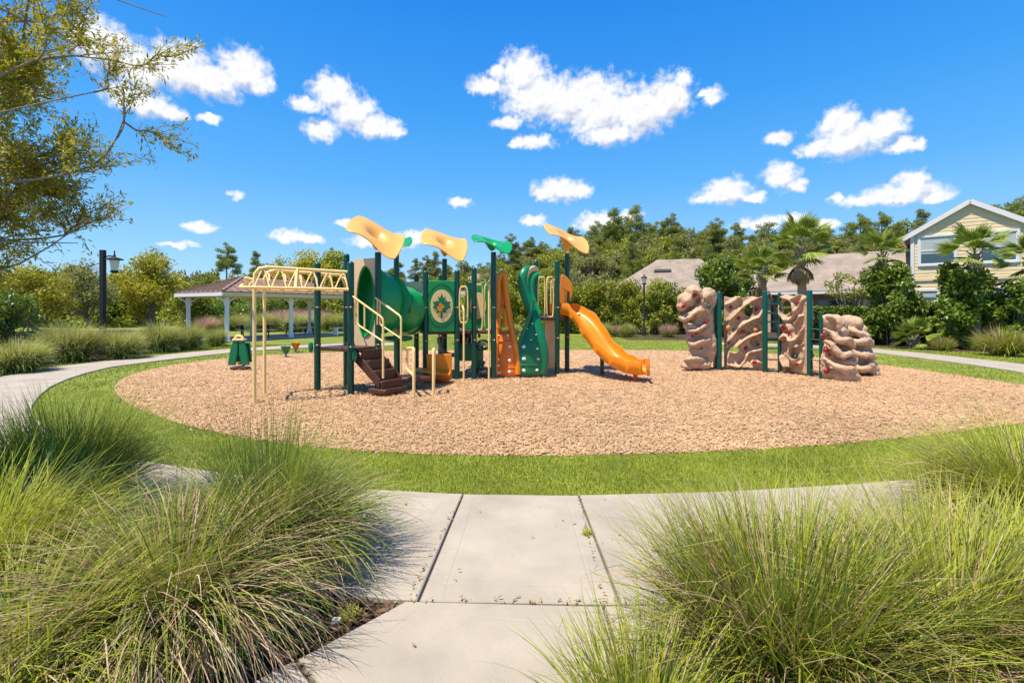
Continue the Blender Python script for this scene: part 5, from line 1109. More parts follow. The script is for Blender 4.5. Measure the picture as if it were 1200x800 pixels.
# far houses: low walls below broad hipped roofs
def far_house(c, L_, D__, yaw, eave, rise, label, vents=()):
    o = empty('house', c, label, 'house'); R_ = Matrix.Rotation(yaw, 3, 'Z'); w = lambda x, y, z: c + R_ @ V3(x, y, z); hl, hd = L_ / 2, D__ / 2
    part(MB().box(w(0, 0, eave / 2), (L_ - .8, D__ - .8, eave), R_), 'wall', M_tan, o, smooth=False)
    q = [w(-hl, -hd, eave), w(hl, -hd, eave), w(hl, hd, eave), w(-hl, hd, eave)]; k = hl - hd; ra, rb = w(-k, 0, eave + rise), w(k, 0, eave + rise)
    b = MB(); b.add(q + [ra, rb] + [p - V3(0, 0, .15) for p in q], [(0, 1, 5, 4), (1, 2, 5), (2, 3, 4, 5), (3, 0, 4), (0, 6, 7, 1), (1, 7, 8, 2), (2, 8, 9, 3), (3, 9, 6, 0), (9, 8, 7, 6)])
    rf = part(b, 'roof', M_shing, o, smooth=False)
    part(MB().beam(q[0] + V3(0, 0, -.1), q[1] + V3(0, 0, -.1), .1, .16), 'gutter', M_trim, o)
    ang = math.atan2(rise, hd)
    for (x, t, ww) in vents: part(MB().box(w(x, -hd * (1 - t), eave + rise * t + .06), (ww, .4, .12), R_ @ Matrix.Rotation(ang, 3, 'X')), 'roof_vent', M_dark, rf)
    for x in (-hl * .5, hl * .5):
        window(o, w(x - .6, -hd + .4, 1.0), R_ @ V3(1, 0, 0), R_ @ V3(0, -1, 0), 1.2, 1.4, .4)
    return o
far_house(V3(X(775, 44) + 2.2, 46, 0), 13.0, 9.2, -.30, 3.0, 3.3, 'house with broad grey hipped roof rising behind the shrub row', ((-1.4, .62, 1.5), (2.6, .70, 1.0), (4.0, .55, 1.0)))
far_house(V3(X(570, 56), 57, 0), 11, 8, .2, 3.0, 2.7, 'distant grey roofed house seen behind the orange climber')
far_house(V3(X(887, 44), 45, 0), 8, 7, -.4, 2.8, 2.0, 'low grey roofed house glimpsed between the palms and the two-storey house')
# ================================================================== trees and shrubs
L_pine = leafmat('pine_needles', [(0.138, 0.169, 0.037), (0.206, 0.244, 0.050), (0.275, 0.306, 0.062), (0.325, 0.344, 0.075), (0.225, 0.263, 0.050)], .4, .6, .22)
L_mid = leafmat('broad_leaves', [(0.192, 0.234, 0.029), (0.276, 0.318, 0.036), (0.360, 0.384, 0.046), (0.420, 0.420, 0.066), (0.240, 0.276, 0.031)], .42, .5, .18)
L_yel = leafmat('yellow_green_leaves', [(0.28, 0.27, 0.014), (0.39, 0.36, 0.018), (0.47, 0.42, 0.025), (0.33, 0.32, 0.016), (0.53, 0.45, 0.04)], .38, .5, .10)
L_olive = leafmat('olive_leaves', [(0.207, 0.224, 0.069), (0.276, 0.287, 0.086), (0.345, 0.345, 0.121), (0.241, 0.253, 0.075)], .4, .6, .12)
L_dark = leafmat('dark_glossy_leaves', [(0.075, 0.14, 0.014), (0.125, 0.20, 0.02), (0.185, 0.265, 0.028), (0.25, 0.32, 0.04), (0.10, 0.17, 0.018)], .36, .38, .10, .5)
L_bright = leafmat('bright_shrub_leaves', [(0.16, 0.20, 0.014), (0.24, 0.28, 0.018), (0.32, 0.34, 0.026), (0.40, 0.38, 0.045), (0.13, 0.17, 0.014)], .35, .5, .14)
L_hedge = leafmat('hedge_leaves', [(0.075, 0.125, 0.015), (0.12, 0.18, 0.02), (0.17, 0.23, 0.028), (0.095, 0.145, 0.016)], .25, .45, .05)
L_oak = leafmat('narrow_oak_leaves', [(0.299, 0.299, 0.016), (0.414, 0.380, 0.018), (0.506, 0.437, 0.025), (0.230, 0.253, 0.016), (0.575, 0.460, 0.034), (0.184, 0.218, 0.016)], .4, .45, .02)
L_palm = leafmat('palm_leaflets', [(0.125, 0.188, 0.025), (0.188, 0.263, 0.037), (0.263, 0.338, 0.050), (0.350, 0.400, 0.075)], .3, .42, .12, .5)
L_pdead = leafmat('dead_palm_leaflets', [(0.30, 0.20, 0.10), (0.38, 0.27, 0.14), (0.24, 0.15, 0.08)], .2, .7, .1)
M_pbark = pmat('pine_bark', (0.17, 0.125, 0.095), .9, .3, 10, .6, 20)
M_gbark = pmat('grey_bark', (0.22, 0.19, 0.155), .9, .3, 10, .6, 25)
M_palmbark = pmat('palm_trunk', (0.25, 0.19, 0.135), .9, .3, 14, .8, 24)
def leaves(rg, cen, rad, n, ln, asp, up=.15, shell=.5, droop=.1):
    cen, rad = np.asarray(cen, float), np.asarray(rad, float)
    if rad.ndim == 1: rad = np.repeat(rad[:, None], 3, 1)
    wgt = rad.prod(1) ** (2 / 3); idx = rg.choice(len(cen), n, p=wgt / wgt.sum())
    d = rg.normal(0, 1, (n, 3)); d /= np.linalg.norm(d, axis=1)[:, None]
    p = cen[idx] + d * rad[idx] * (rg.uniform(0, 1, n) ** shell)[:, None]
    nr = d * .8 + rg.normal(0, .75, (n, 3)); nr[:, 2] += up * 3; nr /= np.linalg.norm(nr, axis=1)[:, None]
    ax = np.cross(nr, rg.normal(0, 1, (n, 3))); ax /= np.linalg.norm(ax, axis=1)[:, None] + 1e-9
    ax = ax + d * .35; ax[:, 2] -= droop; ax /= np.linalg.norm(ax, axis=1)[:, None]
    sd_ = np.cross(nr, ax); sd_ /= np.linalg.norm(sd_, axis=1)[:, None] + 1e-9
    L = (ln * rg.uniform(.6, 1.4, n))[:, None]; W = L * asp
    V = np.stack([p, p + ax * L * .5 + sd_ * W / 2, p + ax * L - nr * L * .12, p + ax * L * .5 - sd_ * W / 2], 1)
    return V.reshape(-1, 3), np.arange(n * 4).reshape(-1, 4)
def proto(name, trunk_mb, tm, V, Fq, lm):
    o = bpy.data.objects.new(name, None); COL.objects.link(o); o.empty_display_size = .3; ORG[o.name] = V3(0, 0, 0)
    if trunk_mb is not None: trunk_mb.build('trunk', tm, o, angle=80)
    link('crown', mesh_np('crown', V, Fq), lm, o); return o
def pine(seed, h=14., base=.42, spread=.17, n=8500, ln=.30, lm=None, cl=46):
    rg = np.random.default_rng(seed); b = MB(); lean = rg.normal(0, .02, 2)
    tp = [V3(lean[0] * z * z / h + .12 * math.sin(z * .5 + seed), lean[1] * z * z / h, z) for z in np.linspace(-.1, h * .97, 9)]
    b.tube(tp, [h * .014 * (1 - .85 * i / 8) + .02 for i in range(9)], 7)
    cen, rad = [], []
    for k in range(cl):
        t = rg.uniform(0, 1) ** .8; z = h * (base + (1 - base) * t); R = h * spread * (1 - t) ** .6 * (.35 + .65 * min(1, t * 5)) + .25
        a = rg.uniform(0, 2 * PI); rr = R * rg.uniform(.25, 1.0); ax = tp[min(8, int(z / h * 8))]
        c = V3(ax.x + math.cos(a) * rr, ax.y + math.sin(a) * rr, z + rr * .18); cen.append(c); s = rg.uniform(.028, .062) * h * (1.15 - .5 * t); rad.append((s, s, s * .55))
        if rr > .5: b.tube([V3(ax.x, ax.y, z - .25), c], [.035, .015], 4)
    V, Fq = leaves(rg, cen, rad, n, ln, .22, .05, .45, 0); return proto('pine_tree', b, M_pbark, V, Fq, lm or L_pine)
def broad(seed, h=6., w=4.5, th=1.4, n=6500, ln=.26, asp=.5, cl=42, lm=None, name='broadleaf_tree', csize=(.11, .2), bark=None, shape=1.0):
    rg = np.random.default_rng(seed); b = MB(); tp = [V3(.1 * math.sin(z * 1.3 + seed) * z / h * 2, .1 * math.cos(z * 1.1 + seed) * z / h * 2, z) for z in np.linspace(-.1, h * .72, 8)]
    r = h * .02; b.tube(tp, [r * (1 - .8 * i / 7) for i in range(8)], 8); cen, rad = [], []
    for k in range(cl):
        d = rg.normal(0, 1, 3); d /= np.linalg.norm(d); q = rg.uniform(.15, 1) ** .5
        zc = th + (h - th) * .5; c = V3(d[0] * w / 2 * .82 * q, d[1] * w / 2 * .82 * q, zc + d[2] * (h - th) / 2 * .84 * q)
        tz = (c.z - th) / (h - th); sq = (1 - .45 * max(0, tz - .35) * shape); c.x *= sq; c.y *= sq
        s = rg.uniform(*csize) * w; cen.append(c); rad.append((s, s, s * .75))
        i = max(1, min(7, int(max(0, c.z - .35 * w * q) / (h * .72) * 7))); st_ = tp[i]
        mid_ = (st_ + c) / 2 + V3(0, 0, .08 * h); b.tube([st_, mid_, c], [r * .35, r * .2, r * .08], 5)
    V, Fq = leaves(rg, cen, rad, n, ln, asp, .15, .42); return proto(name, b, bark or M_gbark, V, Fq, lm or L_mid)
def shrub(seed, h=2.6, w=2.4, n=5200, ln=.15, asp=.42, lm=None, cl=34, name='shrub', stems=5, csize=(.10, .19)):
    rg = np.random.default_rng(seed); b = MB(); cen, rad = [], []
    for k in range(cl):
        a = rg.uniform(0, 2 * PI); t = rg.uniform(.05, 1); rr = w / 2 * .82 * math.sqrt(rg.uniform(.05, 1)) * math.sqrt(max(.08, 1 - max(0, t - .35) ** 2 * 1.9))
        c = V3(math.cos(a) * rr, math.sin(a) * rr, max(.12 * h, t * h * .92)); s = rg.uniform(*csize) * w; cen.append(c); rad.append((s, s, s * .95))
        if k % 3 == 0: b.tube([V3(math.cos(a) * .06 * w, math.sin(a) * .06 * w, -.05), c * .5 + V3(0, 0, .1 * h), c], [.03, .022, .008], 5)
    V, Fq = leaves(rg, cen, rad, n, ln, asp, .12, .4); return proto(name, b, M_gbark, V, Fq, lm or L_bright)
PROTO = {}
def place(key, builder, loc, scale, label, cat, group=None, rz=None, sz=None, name=None):
    """first use keeps the prototype itself, later uses copy it with its parts"""
    if key not in PROTO: PROTO[key] = builder(); o = PROTO[key]
    else: o = copy_tree(PROTO[key])
    o.location = (loc[0], loc[1], 0); o.scale = (scale, scale, sz if sz else scale); o.rotation_euler.z = rgt.uniform(0, 6.28) if rz is None else rz
    if name: o.name = name
    for k in ('label', 'category', 'group'):
        if k in o: del o[k]
    return tag(o, label, cat, group)
rgt = random.Random(21)
# ---- wooded ridge behind the houses: tall pines and broadleaf trees, each its own
def skyline(px):   # photo row of the tree tops
    return np.interp(px, [-60, 60, 150, 230, 300, 380, 460, 540, 600, 650, 700, 760, 800, 860, 930, 1000, 1060, 1120, 1200, 1260], [330, 318, 318, 322, 312, 306, 312, 306, 287, 272, 256, 250, 258, 262, 262, 258, 252, 246, 236, 232])
PV = [lambda: pine(101, cl=54), lambda: pine(102, base=.52, spread=.15, cl=36), lambda: pine(103, base=.36, spread=.19, cl=56), lambda: pine(104, base=.6, spread=.17, cl=30)]
BV = [lambda: broad(111, 10, 7.5, 2.0, 9500, .27, .5, 60, csize=(.07, .15)), lambda: broad(112, 10, 6.5, 1.4, 9500, .27, .5, 56, lm=L_olive, csize=(.07, .15)), lambda: broad(113, 10, 8, 1.5, 9500, .27, .5, 60, lm=L_bright, csize=(.07, .15))]
gpine, gbroad = 'tall pines in the wood behind the playground', 'broadleaf trees in the wood behind the playground'
lpine, lbroad = 'tall pine among the dense wood behind the playground', 'leafy broadleaf tree among the dense wood behind the playground'
def wood(px, D, top, kind):
    h = CH + (HZ - top) * D / F; x = X(px, D)
    if kind < 4: place(('pine', kind), PV[kind], (x, D), h / 14, lpine, 'pine tree', gpine)
    else: place(('broad', kind), BV[kind - 4], (x, D), h / 10, lbroad, 'tree', gbroad)
for row, (D0, step, dt, n0) in enumerate(((96, 17, -1, 0), (86, 19, 4, 0), (76, 23, 11, 0), (66, 30, 22, 0))):
    px = 545.0 if row else 520.0
    while px < 1290:
        top = skyline(px) + dt + rgt.uniform(-2, 13)
        wood(px + rgt.uniform(-6, 6), D0 + rgt.uniform(-4, 4), top, rgt.choice((0, 1, 2, 3, 0, 2, 4, 5) if row < 2 else (0, 2, 4, 5, 6, 5, 4)))
        px += step * rgt.uniform(.7, 1.3)
for row, (D0, step, dt) in enumerate(((80, 19, 0), (66, 24, 12), (54, 32, 24))):
    px = -60.0
    while px < 545:
        wood(px + rgt.uniform(-6, 6), D0 + rgt.uniform(-4, 4), skyline(px) + dt + rgt.uniform(-6, 10), rgt.choice((0, 2, 4, 5, 6, 5) if row else (0, 1, 2, 3, 4, 5)))
        px += step * rgt.uniform(.7, 1.3)
# emergent pines that stick out of the skyline
for px, D, top in ((267, 48, 286), (303, 56, 296), (497, 72, 300), (509, 76, 296), (600, 82, 276), (622, 88, 279), (716, 84, 247), (742, 82, 244), (786, 84, 252), (842, 86, 258), (1196, 62, 232), (1178, 66, 240), (1010, 86, 252), (1035, 84, 250), (390, 64, 292)):
    wood(px, D, top, rgt.choice((1, 3, 3, 0)))
# understorey that closes the view under the crowns
gu = 'low bushes along the foot of the wood'
for row, (D0, step, lo, hi) in enumerate(((44, 26, 14, 34), (52, 30, 24, 48))):
    px = -70.0
    while px < 1280:
        if not (1020 < px < 1280 and row == 0):
            Dd = D0 + rgt.uniform(-2, 3); h = CH + rgt.uniform(lo, hi) * Dd / F
            if not (640 < px < 930 and row == 0):
                k = rgt.choice((0, 1, 2)); place(('under', k), (lambda k=k: shrub(130 + k, 3.6, 4.2, 5200, .26, .5, (L_mid, L_bright, L_olive)[k], 40)), (X(px, Dd), Dd), 1.0 * rgt.uniform(.9, 1.25), 'low bush along the foot of the wood', 'bush', gu, sz=h / 3.6)
        px += step * rgt.uniform(.7, 1.3)
# ---- left side trees in front of the wood
def tree_at(key, bld, px, D, top, h0, label, cat, group=None, w=None):
    h = CH + (HZ - top) * D / F; s = h / h0; return place(key, bld, (X(px, D), D), s if w is None else w, label, cat, group, sz=s)
tree_at('tl1', lambda: broad(141, 5.2, 4.0, .8, 7500, .17, .45, 46, lm=L_yel), 176, 27, 287, 5.2, 'yellow-green young tree behind the lamp and pale grasses', 'tree', 'lone trees on the left')
tree_at('tl2', lambda: broad(142, 5.6, 4.2, .8, 6000, .18, .45, 40, lm=L_olive), 103, 33, 300, 5.6, 'dull olive tree just left of the lamp post', 'tree', 'lone trees on the left')
tree_at('tl3', lambda: broad(143, 5.0, 4.2, .5, 7000, .16, .45, 44, lm=L_yel), 40, 25, 300, 5.0, 'golden green tree behind the dark bush at the photo left edge', 'tree', 'lone trees on the left')
tree_at('tl4', lambda: broad(144, 8, 7, 1.2, 8000, .27, .5, 50, lm=L_yel), 358, 46, 288, 8, 'bright yellow-green tree rising over the pavilion roof', 'tree', 'lone trees on the left')
tree_at('tl5', lambda: broad(145, 7.5, 5, 1.2, 6500, .26, .5, 40, lm=L_mid), 395, 48, 292, 7.5, 'green tree between the pavilion roof and the left yellow sail', 'tree', 'lone trees on the left')
tree_at('tl6', lambda: broad(146, 7.5, 5, 1.0, 6500, .26, .5, 40, lm=L_olive), 318, 50, 305, 7.5, 'muted green tree just left of the bright tree over the pavilion', 'tree', 'lone trees on the left')
tree_at('tl7', lambda: broad(147, 5, 4, .4, 6000, .2, .5, 40, lm=L_mid), 222, 36, 322, 5.0, 'mid green bushy tree left of the pavilion roof end', 'tree', 'lone trees on the left')
o = place('darkbush', lambda: shrub(151, 2.4, 2.6, 6000, .13, .5, L_dark, 36), (X(14, 19.5), 19.5), 1.0, 'dark green glossy bush at the left photo edge above the pale grass', 'bush', rz=1); o.scale = (.95, .95, .98)
gb = 'dark green bushes behind the pavilion'
for px, D, top, lab in ((262, 37, 352, 'dark bush seen between the two left pavilion columns'), (300, 40, 346, 'dark bush behind the pavilion between corner and middle columns'), (345, 42, 345, 'dark bush behind the middle pavilion columns'), (385, 43, 347, 'dark bush behind the right pavilion columns')):
    k = 'dk%d' % (px % 2); h = CH + (HZ - top) * D / F
    place(k, lambda: shrub(161 + px % 2, 3, 4.2, 6000, .2, .5, L_dark, 40), (X(px, D), D), 1.0, lab, 'bush', gb, sz=h / 3)
# pale and pink grasses round the pavilion
gp = 'pink and pale grasses beyond the pavilion'
for i, (x, D, w, hh, kind, lab) in enumerate(((243, 31, 1.6, 1.1, 'pink', 'pink plumed grass left of the pavilion behind the pale clumps'), (277, 36, 2.2, 1.3, 'pale', 'pale grass behind the pavilion corner column'), (308, 34.5, 2.4, 1.3, 'pale', 'rounded pale grass behind the picnic table'), (335, 36, 2.4, 1.5, 'pink', 'tall pink grass right of the picnic table'), (352, 34, 2.4, 1.25, 'pale', 'rounded pale grass beside the middle pavilion column'), (373, 37, 2.4, 1.45, 'pink', 'tall pink grass between the right pavilion columns'), (392, 35, 2.2, 1.3, 'pale', 'rounded pale grass by the last pavilion column'), (357, 40, 2.6, 1.6, 'pink', 'farthest pink grass behind the middle pavilion column'), (425, 37, 2.4, 1.4, 'pale', 'pale grass behind the tunnel'), (318, 39, 2.6, 1.5, 'pink', 'pink grass farthest behind the picnic table'))):
    o = link('ornamental_grass', MID[(kind, i % 2)], GM); o.location = (X(x, D), D, 0); o.scale = (w / 1.7, w / 1.7, hh / 1.0); o.rotation_euler.z = i; tag(o, lab, 'ornamental grass', gp)
# ---- shrub row on the right, in front of the grey roof
gs = 'shrubs of the row beyond the slide'
kinds = {'br': lambda: shrub(171, 2.8, 2.6, 6500, .17, .4, L_bright, 38), 'br2': lambda: shrub(172, 2.8, 2.6, 6500, .16, .4, L_bright, 38), 'md': lambda: shrub(173, 2.8, 2.6, 6500, .16, .45, L_mid, 38), 'dk': lambda: shrub(174, 2.8, 2.6, 6500, .15, .5, L_dark, 38)}
for px, D, top, w, k, lab in ((560, 34, 342, 2.8, 'br', 'bright shrub behind the deck between leaf panel and orange climber'), (592, 33, 336, 2.9, 'br2', 'bright shrub behind the loop of the orange climber'), (622, 33, 338, 2.8, 'md', 'green shrub behind the green climber'), (645, 32, 330, 2.7, 'br', 'bright shrub behind the barrier rails of the slide deck'), (672, 32, 334, 2.6, 'br2', 'yellow-green shrub directly behind the top of the slide'), (694, 31.5, 333, 2.7, 'br', 'yellow-green shrub just right of the slide hood'), (716, 31.5, 331, 2.7, 'md', 'green shrub left of the slim lamp post'), (737, 31.5, 330, 2.4, 'br', 'bright shrub touching the slim lamp post on its left'), (766, 31, 329, 2.7, 'md', 'green shrub touching the slim lamp post on its right'), (785, 31.5, 333, 2.4, 'dk', 'dark shrub left of the rock wall'), (807, 31, 336, 2.2, 'br2', 'yellow-green shrub rising behind the rock column'), (530, 35, 345, 2.8, 'md', 'green shrub behind the leaf panel')):
    h = CH + (HZ - top) * D / F; place('row' + k, kinds[k], (X(px, D), D), w / 2.6, lab, 'shrub', gs, sz=h / 2.8)
for px, D, top, w, lab in ((842, 29, 298, 3.4, 'large dark green bushy tree above the left half of the rock wall'), (868, 30, 318, 2.6, 'smaller dark bush right of the large one above the rock wall')):
    h = CH + (HZ - top) * D / F; place('dkt', lambda: shrub(181, 4.6, 3.4, 9500, .20, .5, L_dark, 52, csize=(.09, .17)), (X(px, D), D), w / 3.4, lab, 'bush', 'dark bushes behind the rock wall', sz=h / 4.6)
for px, D, top, w, k, lab in ((1045, 21.5, 306, 2.5, 'a', 'dark green shrub tree with bare lower stems near the boulders'), (1128, 19.5, 305, 2.4, 'b', 'biggest glossy green shrub, below the large palm'), (1192, 18.5, 325, 2.4, 'a', 'dark green shrub at the right photo edge'), (1090, 21.5, 352, 1.5, 'b', 'low glossy shrub left of the biggest shrub')):
    h = CH + (HZ - top) * D / F; place('gl' + k, (lambda k=k: shrub(191 + (k == 'b'), 3.6, 2.6, 9000, .19 if k == 'b' else .17, .5, L_dark, 48, csize=(.09, .16))), (X(px, D), D), w / 2.6, lab, 'shrub', 'glossy shrubs before the two-storey house', sz=h / 3.6)
# trimmed hedge
hg = empty('hedge', (20, 22.5, 0), 'long trimmed green hedge in front of the two-storey house', 'hedge'); rgh = np.random.default_rng(9)
n = 26000; t = rgh.uniform(0, 1, n); fx = 13.2 + t * 11.8; fy = 24.2 - t * 4.6; sidev = rgh.choice(3, n, p=[.5, .35, .15])
zz = np.where(sidev == 1, 1.62 + rgh.normal(0, .04, n), rgh.uniform(.05, 1.62, n)); off = np.where(sidev == 0, -.5 + rgh.normal(0, .05, n), np.where(sidev == 2, .5, rgh.uniform(-.5, .5, n)))
cen = np.stack([fx + off * .36, fy + off * .93, zz], 1); d = rgh.normal(0, 1, (n, 3)); d[:, 1] -= (sidev == 0) * 1.2; d[:, 2] += (sidev == 1) * 1.5 + .4; d /= np.linalg.norm(d, axis=1)[:, None]
ax = np.cross(d, rgh.normal(0, 1, (n, 3))); ax /= np.linalg.norm(ax, axis=1)[:, None]; sd_ = np.cross(d, ax); L = rgh.uniform(.08, .16, n)[:, None]
V = np.stack([cen, cen + ax * L * .5 + sd_ * L * .28, cen + ax * L, cen + ax * L * .5 - sd_ * L * .28], 1).reshape(-1, 3) - np.array([20, 22.5, 0])
link('foliage', mesh_np('foliage', V, np.arange(n * 4).reshape(-1, 4)), L_hedge, hg)
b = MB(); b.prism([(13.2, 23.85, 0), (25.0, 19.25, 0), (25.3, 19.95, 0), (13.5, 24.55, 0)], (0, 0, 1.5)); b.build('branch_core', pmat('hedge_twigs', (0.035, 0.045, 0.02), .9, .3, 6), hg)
# multi-stem small tree
b = MB(); rgm = np.random.default_rng(12); cen, rad = [], []
for k in range(9):
    a = k * 2 * PI / 9; top = V3(math.cos(a) * rgm.uniform(.5, 1.1), math.sin(a) * .7, rgm.uniform(2.0, 3.1)); b.tube([V3(math.cos(a) * .08, math.sin(a) * .08, 0), top * .5 + V3(0, 0, .15), top], [.045, .03, .012], 6)
    for q in range(3): cen.append(top + V3(*rgm.normal(0, .28, 3))); rad.append(rgm.uniform(.14, .26))
V, Fq = leaves(rgm, cen, rad, 1700, .13, .4, .1, .5)
o = proto('crape_myrtle', b, M_gbark, V, Fq, L_bright); o.location = (X(998, 23.8), 23.8, 0); tag(o, 'thin multi-stemmed small tree with sparse leaves before the porch', 'tree')
# ---- palms: trunk, boots and single fan fronds
def frond_mesh(seed, R=.95, nl=22, span=2.5, dead=False):
    rg = np.random.default_rng(seed); b = MB(); pet = .75
    b.tube([V3(0, 0, 0), V3(pet * .5, 0, .05), V3(pet, 0, .02)], [.022, .017, .012], 4)
    for k in range(nl):
        a = (k / (nl - 1) - .5) * span; L = R * (1 - .25 * abs(a) / (span / 2)) * rg.uniform(.9, 1.08); d = V3(math.cos(a), math.sin(a), 0); s = V3(-d.y, d.x, 0); o = V3(pet, 0, .02); dz = -.16 * L - .07 * abs(a) + rg.uniform(-.05, .05)
        w = .05
        m1 = o + d * L * .45 + V3(0, 0, .03 - .1 * abs(a)); tip = o + d * L + V3(0, 0, dz)
        b.add([o, m1 + s * w + V3(0, 0, .012), tip, m1 - s * w - V3(0, 0, .012)], [(0, 1, 2, 3)])
    return b
FR = {}
for key, dead in (('f0', 0), ('f1', 0), ('f2', 0), ('d0', 1)):
    o = frond_mesh({'f0': 1, 'f1': 2, 'f2': 3, 'd0': 4}[key], 1.0 if not dead else .8, 24, 2.6 if not dead else 1.2).build('frond', L_pdead if dead else L_palm, None, angle=180); FR[key] = o.data; bpy.data.objects.remove(o)
def palm(loc, h, size, nf, nd, seed, label, tr=.13):
    rg = random.Random(seed); o = empty('palm_tree', (loc[0], loc[1], 0), label, 'palm tree', 'fan palms before the houses'); b = MB(); c = V3(loc[0], loc[1], 0)
    pts = [c + V3(.05 * math.sin(z), 0, z) for z in np.linspace(-.1, h, 14)]; b.tube(pts, [tr * (1.15 - .25 * i / 13) * (1 + .06 * (i % 2)) for i in range(14)], 10)
    t = part(b, 'trunk', M_palmbark, o, angle=30)
    for k in range(22):
        a = k * 2.4; z = h - .75 * k / 22 - .05; p = c + V3(math.cos(a) * tr * .9, math.sin(a) * tr * .9, z)
        part(MB().beam(p, p + V3(math.cos(a) * .12, math.sin(a) * .12, .22), .07, .03), 'leaf_boot', M_palmbark, t)
    top = pts[-1] - ORG[o.name]
    for k in range(nf):
        f = bpy.data.objects.new('frond', FR['f%d' % (k % 3)]); COL.objects.link(f); f.parent = o; el = 1.42 - 1.85 * (k / nf) ** 1.0 + rg.uniform(-.12, .12); az = k * 2.399 + rg.uniform(-.2, .2)
        f.location = top + V3(0, 0, .1 - .25 * k / nf); f.rotation_euler = (rg.uniform(-.5, .5), -el, az); f.scale = (size * rg.uniform(.85, 1.1),) * 3
    for k in range(nd):
        f = bpy.data.objects.new('dead_frond', FR['d0']); COL.objects.link(f); f.parent = o; az = k * 2.399; f.location = top + V3(0, 0, -.25 - .3 * rg.random()); f.rotation_euler = (rg.uniform(-.4, .4), 1.15 + rg.uniform(-.1, .35), az); f.scale = (size * .85,) * 3
    return o
palm((X(939, 21.5), 21.5), 4.35, .98, 17, 22, 1, 'tallest fan palm with a skirt of dead fronds above the rock wall', .17)
palm((X(893, 25), 25), 3.6, .90, 16, 6, 2, 'shorter fan palm left of the tallest one', .20)
palm((X(1034, 22.3), 22.3), 4.1, .74, 14, 3, 3, 'fan palm over the dark shrub tree beside the house gable', .13)
palm((X(1143, 19.0), 19.0), 3.75, .78, 15, 3, 4, 'big fan palm in front of the upper house windows', .13)
palm((X(1208, 19.0), 19.0), 3.5, .7, 12, 2, 5, 'fan palm at the right photo edge', .13)
palm((X(1070, 19.6), 19.6), .45, .52, 16, 5, 6, 'stubby young palm with tan lower fronds in front of the hedge', .12)
# small plants before hedge and shrubs
gr = 'grasses at the foot of the right hand shrubs'
for x, y, w, top, kind, lab in ((1176, 417, 78, 376, 'spiky', 'big spiky grey-green grass at the right photo edge'), (1105, 411, 34, 390, 'spiky', 'small bright spiky tuft in front of the biggest shrub'), (1152, 411, 26, 396, 'pale', 'tiny tan tuft left of the big spiky grass'), (708, 395, 26, 377, 'pale', 'pale grass tuft at the foot of shrubs left of the slim lamp'), (735, 395, 28, 378, 'pale', 'pale grass tuft touching the slim lamp foot'), (722, 394.5, 22, 380, 'pink', 'pinkish tuft between two pale tufts near the slim lamp'), (783, 395, 30, 379, 'pink', 'pinkish grass tuft right of the slim lamp'), (690, 394.5, 22, 380, 'pale', 'pale tuft behind the slide exit'), (600, 394, 30, 378, 'pale', 'pale tuft behind the orange climber')): mid(x, y, w, top, kind, lab, gr)
# ---- overhanging foreground oak, trunk outside the view on the left
OX, OY = -4.45, 3.0
oak = empty('oak_tree', (OX, OY, 0), 'sparse narrow-leaved oak whose branches overhang the upper left corner', 'tree'); rgo = np.random.default_rng(42); b = MB()
b.tube([V3(OX, OY, -.1), V3(OX + .04, OY, 1.2), V3(OX - .06, OY + .04, 2.6), V3(OX + .05, OY, 4.0), V3(OX, OY + .05, 5.4)], [.13, .11, .09, .06, .02], 10); b.build('trunk', M_gbark, oak)
tips = []; br_ = MB(); tw_ = MB()
def limb(p0, p1, sag, r, nsub, depth):
    p0, p1 = Vector(p0), Vector(p1); Lz = (p1 - p0).length; w_ = Lz * .07
    cps = [p0] + [p0.lerp(p1, t) + V3(rgo.normal(0, w_), rgo.normal(0, w_), rgo.normal(0, w_) + sag * Lz * 2.2 * t * (1 - t)) for t in ((.25, .5, .75) if depth < 2 else (.5,))] + [p1]; pts = [Vector(q) for q in spline(cps, 4)]
    (br_ if depth < 2 else tw_).tube(pts, [max(.0014, r * (1 - .88 * i / (len(pts) - 1))) for i in range(len(pts))], 6 if depth < 2 else 4)
    d = (p1 - p0).normalized(); Ln = (p1 - p0).length
    if depth >= 2: tips.extend((pts[i], (pts[min(i + 1, len(pts) - 1)] - pts[max(0, i - 1)]).normalized()) for i in range(1, len(pts), 2))
    for k in range(nsub):
        t = rgo.uniform(.2, 1.0); q = pts[int(t * (len(pts) - 1))]; dd = (d + Vector(rgo.normal(0, .55, 3))); dd.z += .10; dd.normalize()
        if depth < 2: limb(q, q + dd * max(.20, Ln * rgo.uniform(.09, .22) * (1.15 - .4 * t)), rgo.normal(.015, .03), r * .38, (6 if depth == 0 else 0), depth + 1)
    if depth == 1:
        for k in range(5):
            q = pts[int(rgo.uniform(.15, 1) * (len(pts) - 1))]; dd = (d + Vector(rgo.normal(0, .7, 3))).normalized(); limb(q, q + dd * rgo.uniform(.10, .22), .01, .003, 0, 2)
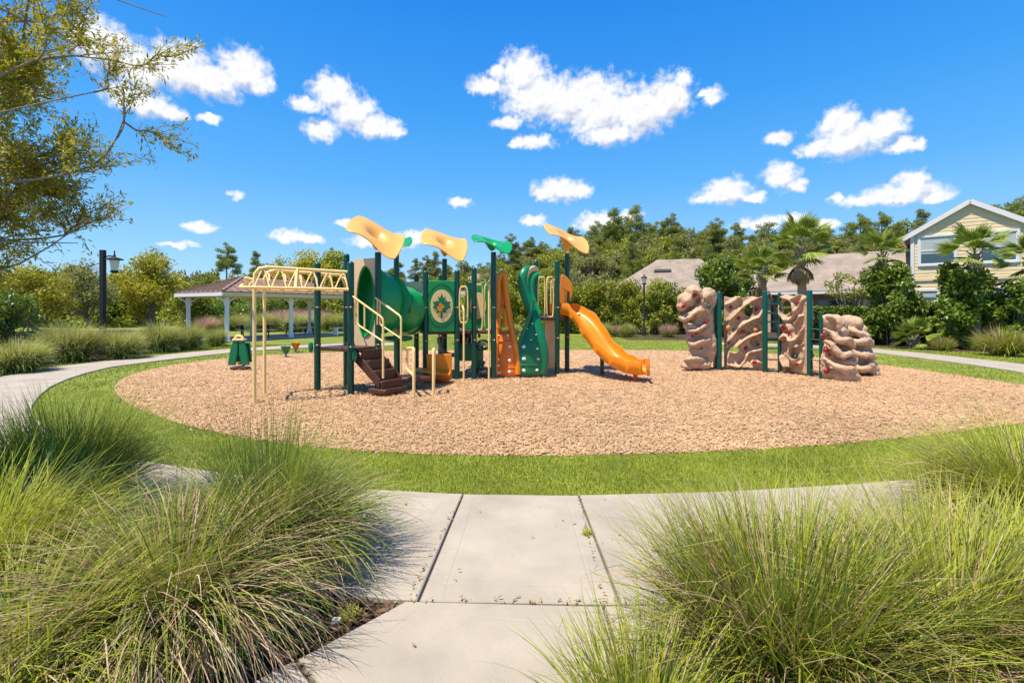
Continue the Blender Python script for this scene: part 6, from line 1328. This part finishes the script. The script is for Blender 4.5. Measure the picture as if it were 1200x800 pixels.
for (z0, px, py, D, ns) in ((2.6, 185, 82, 2.80, 7), (3.3, 195, 20, 2.80, 6), (2.4, 148, 100, 2.88, 6), (2.3, 150, 128, 2.72, 5), (1.9, 108, 255, 2.80, 5), (2.0, 128, 200, 2.72, 5), (1.75, 92, 285, 2.96, 5), (3.7, 120, -5, 2.96, 6), (2.9, 100, 55, 3.04, 6), (2.3, 70, 165, 3.04, 7), (2.2, 50, 200, 2.88, 7), (1.9, 45, 260, 3.04, 8), (2.6, 40, 110, 2.96, 7), (3.2, 40, 40, 2.96, 6), (1.8, 25, 230, 2.88, 8), (1.7, 15, 290, 2.88, 8), (2.0, 60, 235, 3.12, 7), (2.0, 20, 180, 2.88, 7), (3.0, 150, 60, 2.64, 5)):
    e = A(px, py, D); limb((OX, OY, min(z0, e.z - .2 - .6 * rgo.uniform(.3, 1))), e, rgo.uniform(-.12, .22), .017, ns + (5 if px <= 70 else 0), 0)
for k in range(8):
    a = rgo.uniform(PI * .6, PI * 1.5); z0 = rgo.uniform(2.0, 4.6); limb((OX, OY, z0), (OX + math.cos(a) * 1.2, OY + math.sin(a) * 1.0, z0 + rgo.uniform(0, .8)), .1, .02, 4, 0)
br_.build('branch', M_gbark, oak, angle=80); tw_.build('twig', M_gbark, oak, angle=80)
tp_ = np.array([[*p, *d] for p, d in tips]); npl = 7; idx = np.repeat(np.arange(len(tp_)), npl); n = len(idx)
p = tp_[idx, :3] + rgo.normal(0, .014, (n, 3)); d = tp_[idx, 3:] * .8 + rgo.normal(0, .6, (n, 3)); d /= np.linalg.norm(d, axis=1)[:, None]
nr = rgo.normal(0, .6, (n, 3)); nr[:, 2] += .8; sd_ = np.cross(nr, d); sd_ /= np.linalg.norm(sd_, axis=1)[:, None]; up_ = np.cross(d, sd_); L = rgo.uniform(.020, .043, n)[:, None]; W = L * rgo.uniform(.22, .34, n)[:, None]
V = np.stack([p, p + d * L * .5 + sd_ * W / 2, p + d * L - up_ * L * .15, p + d * L * .5 - sd_ * W / 2], 1).reshape(-1, 3) - np.array([OX, OY, 0])
link('crown', mesh_np('crown', V, np.arange(n * 4).reshape(-1, 4)), L_oak, oak); print('oak leaves', n)
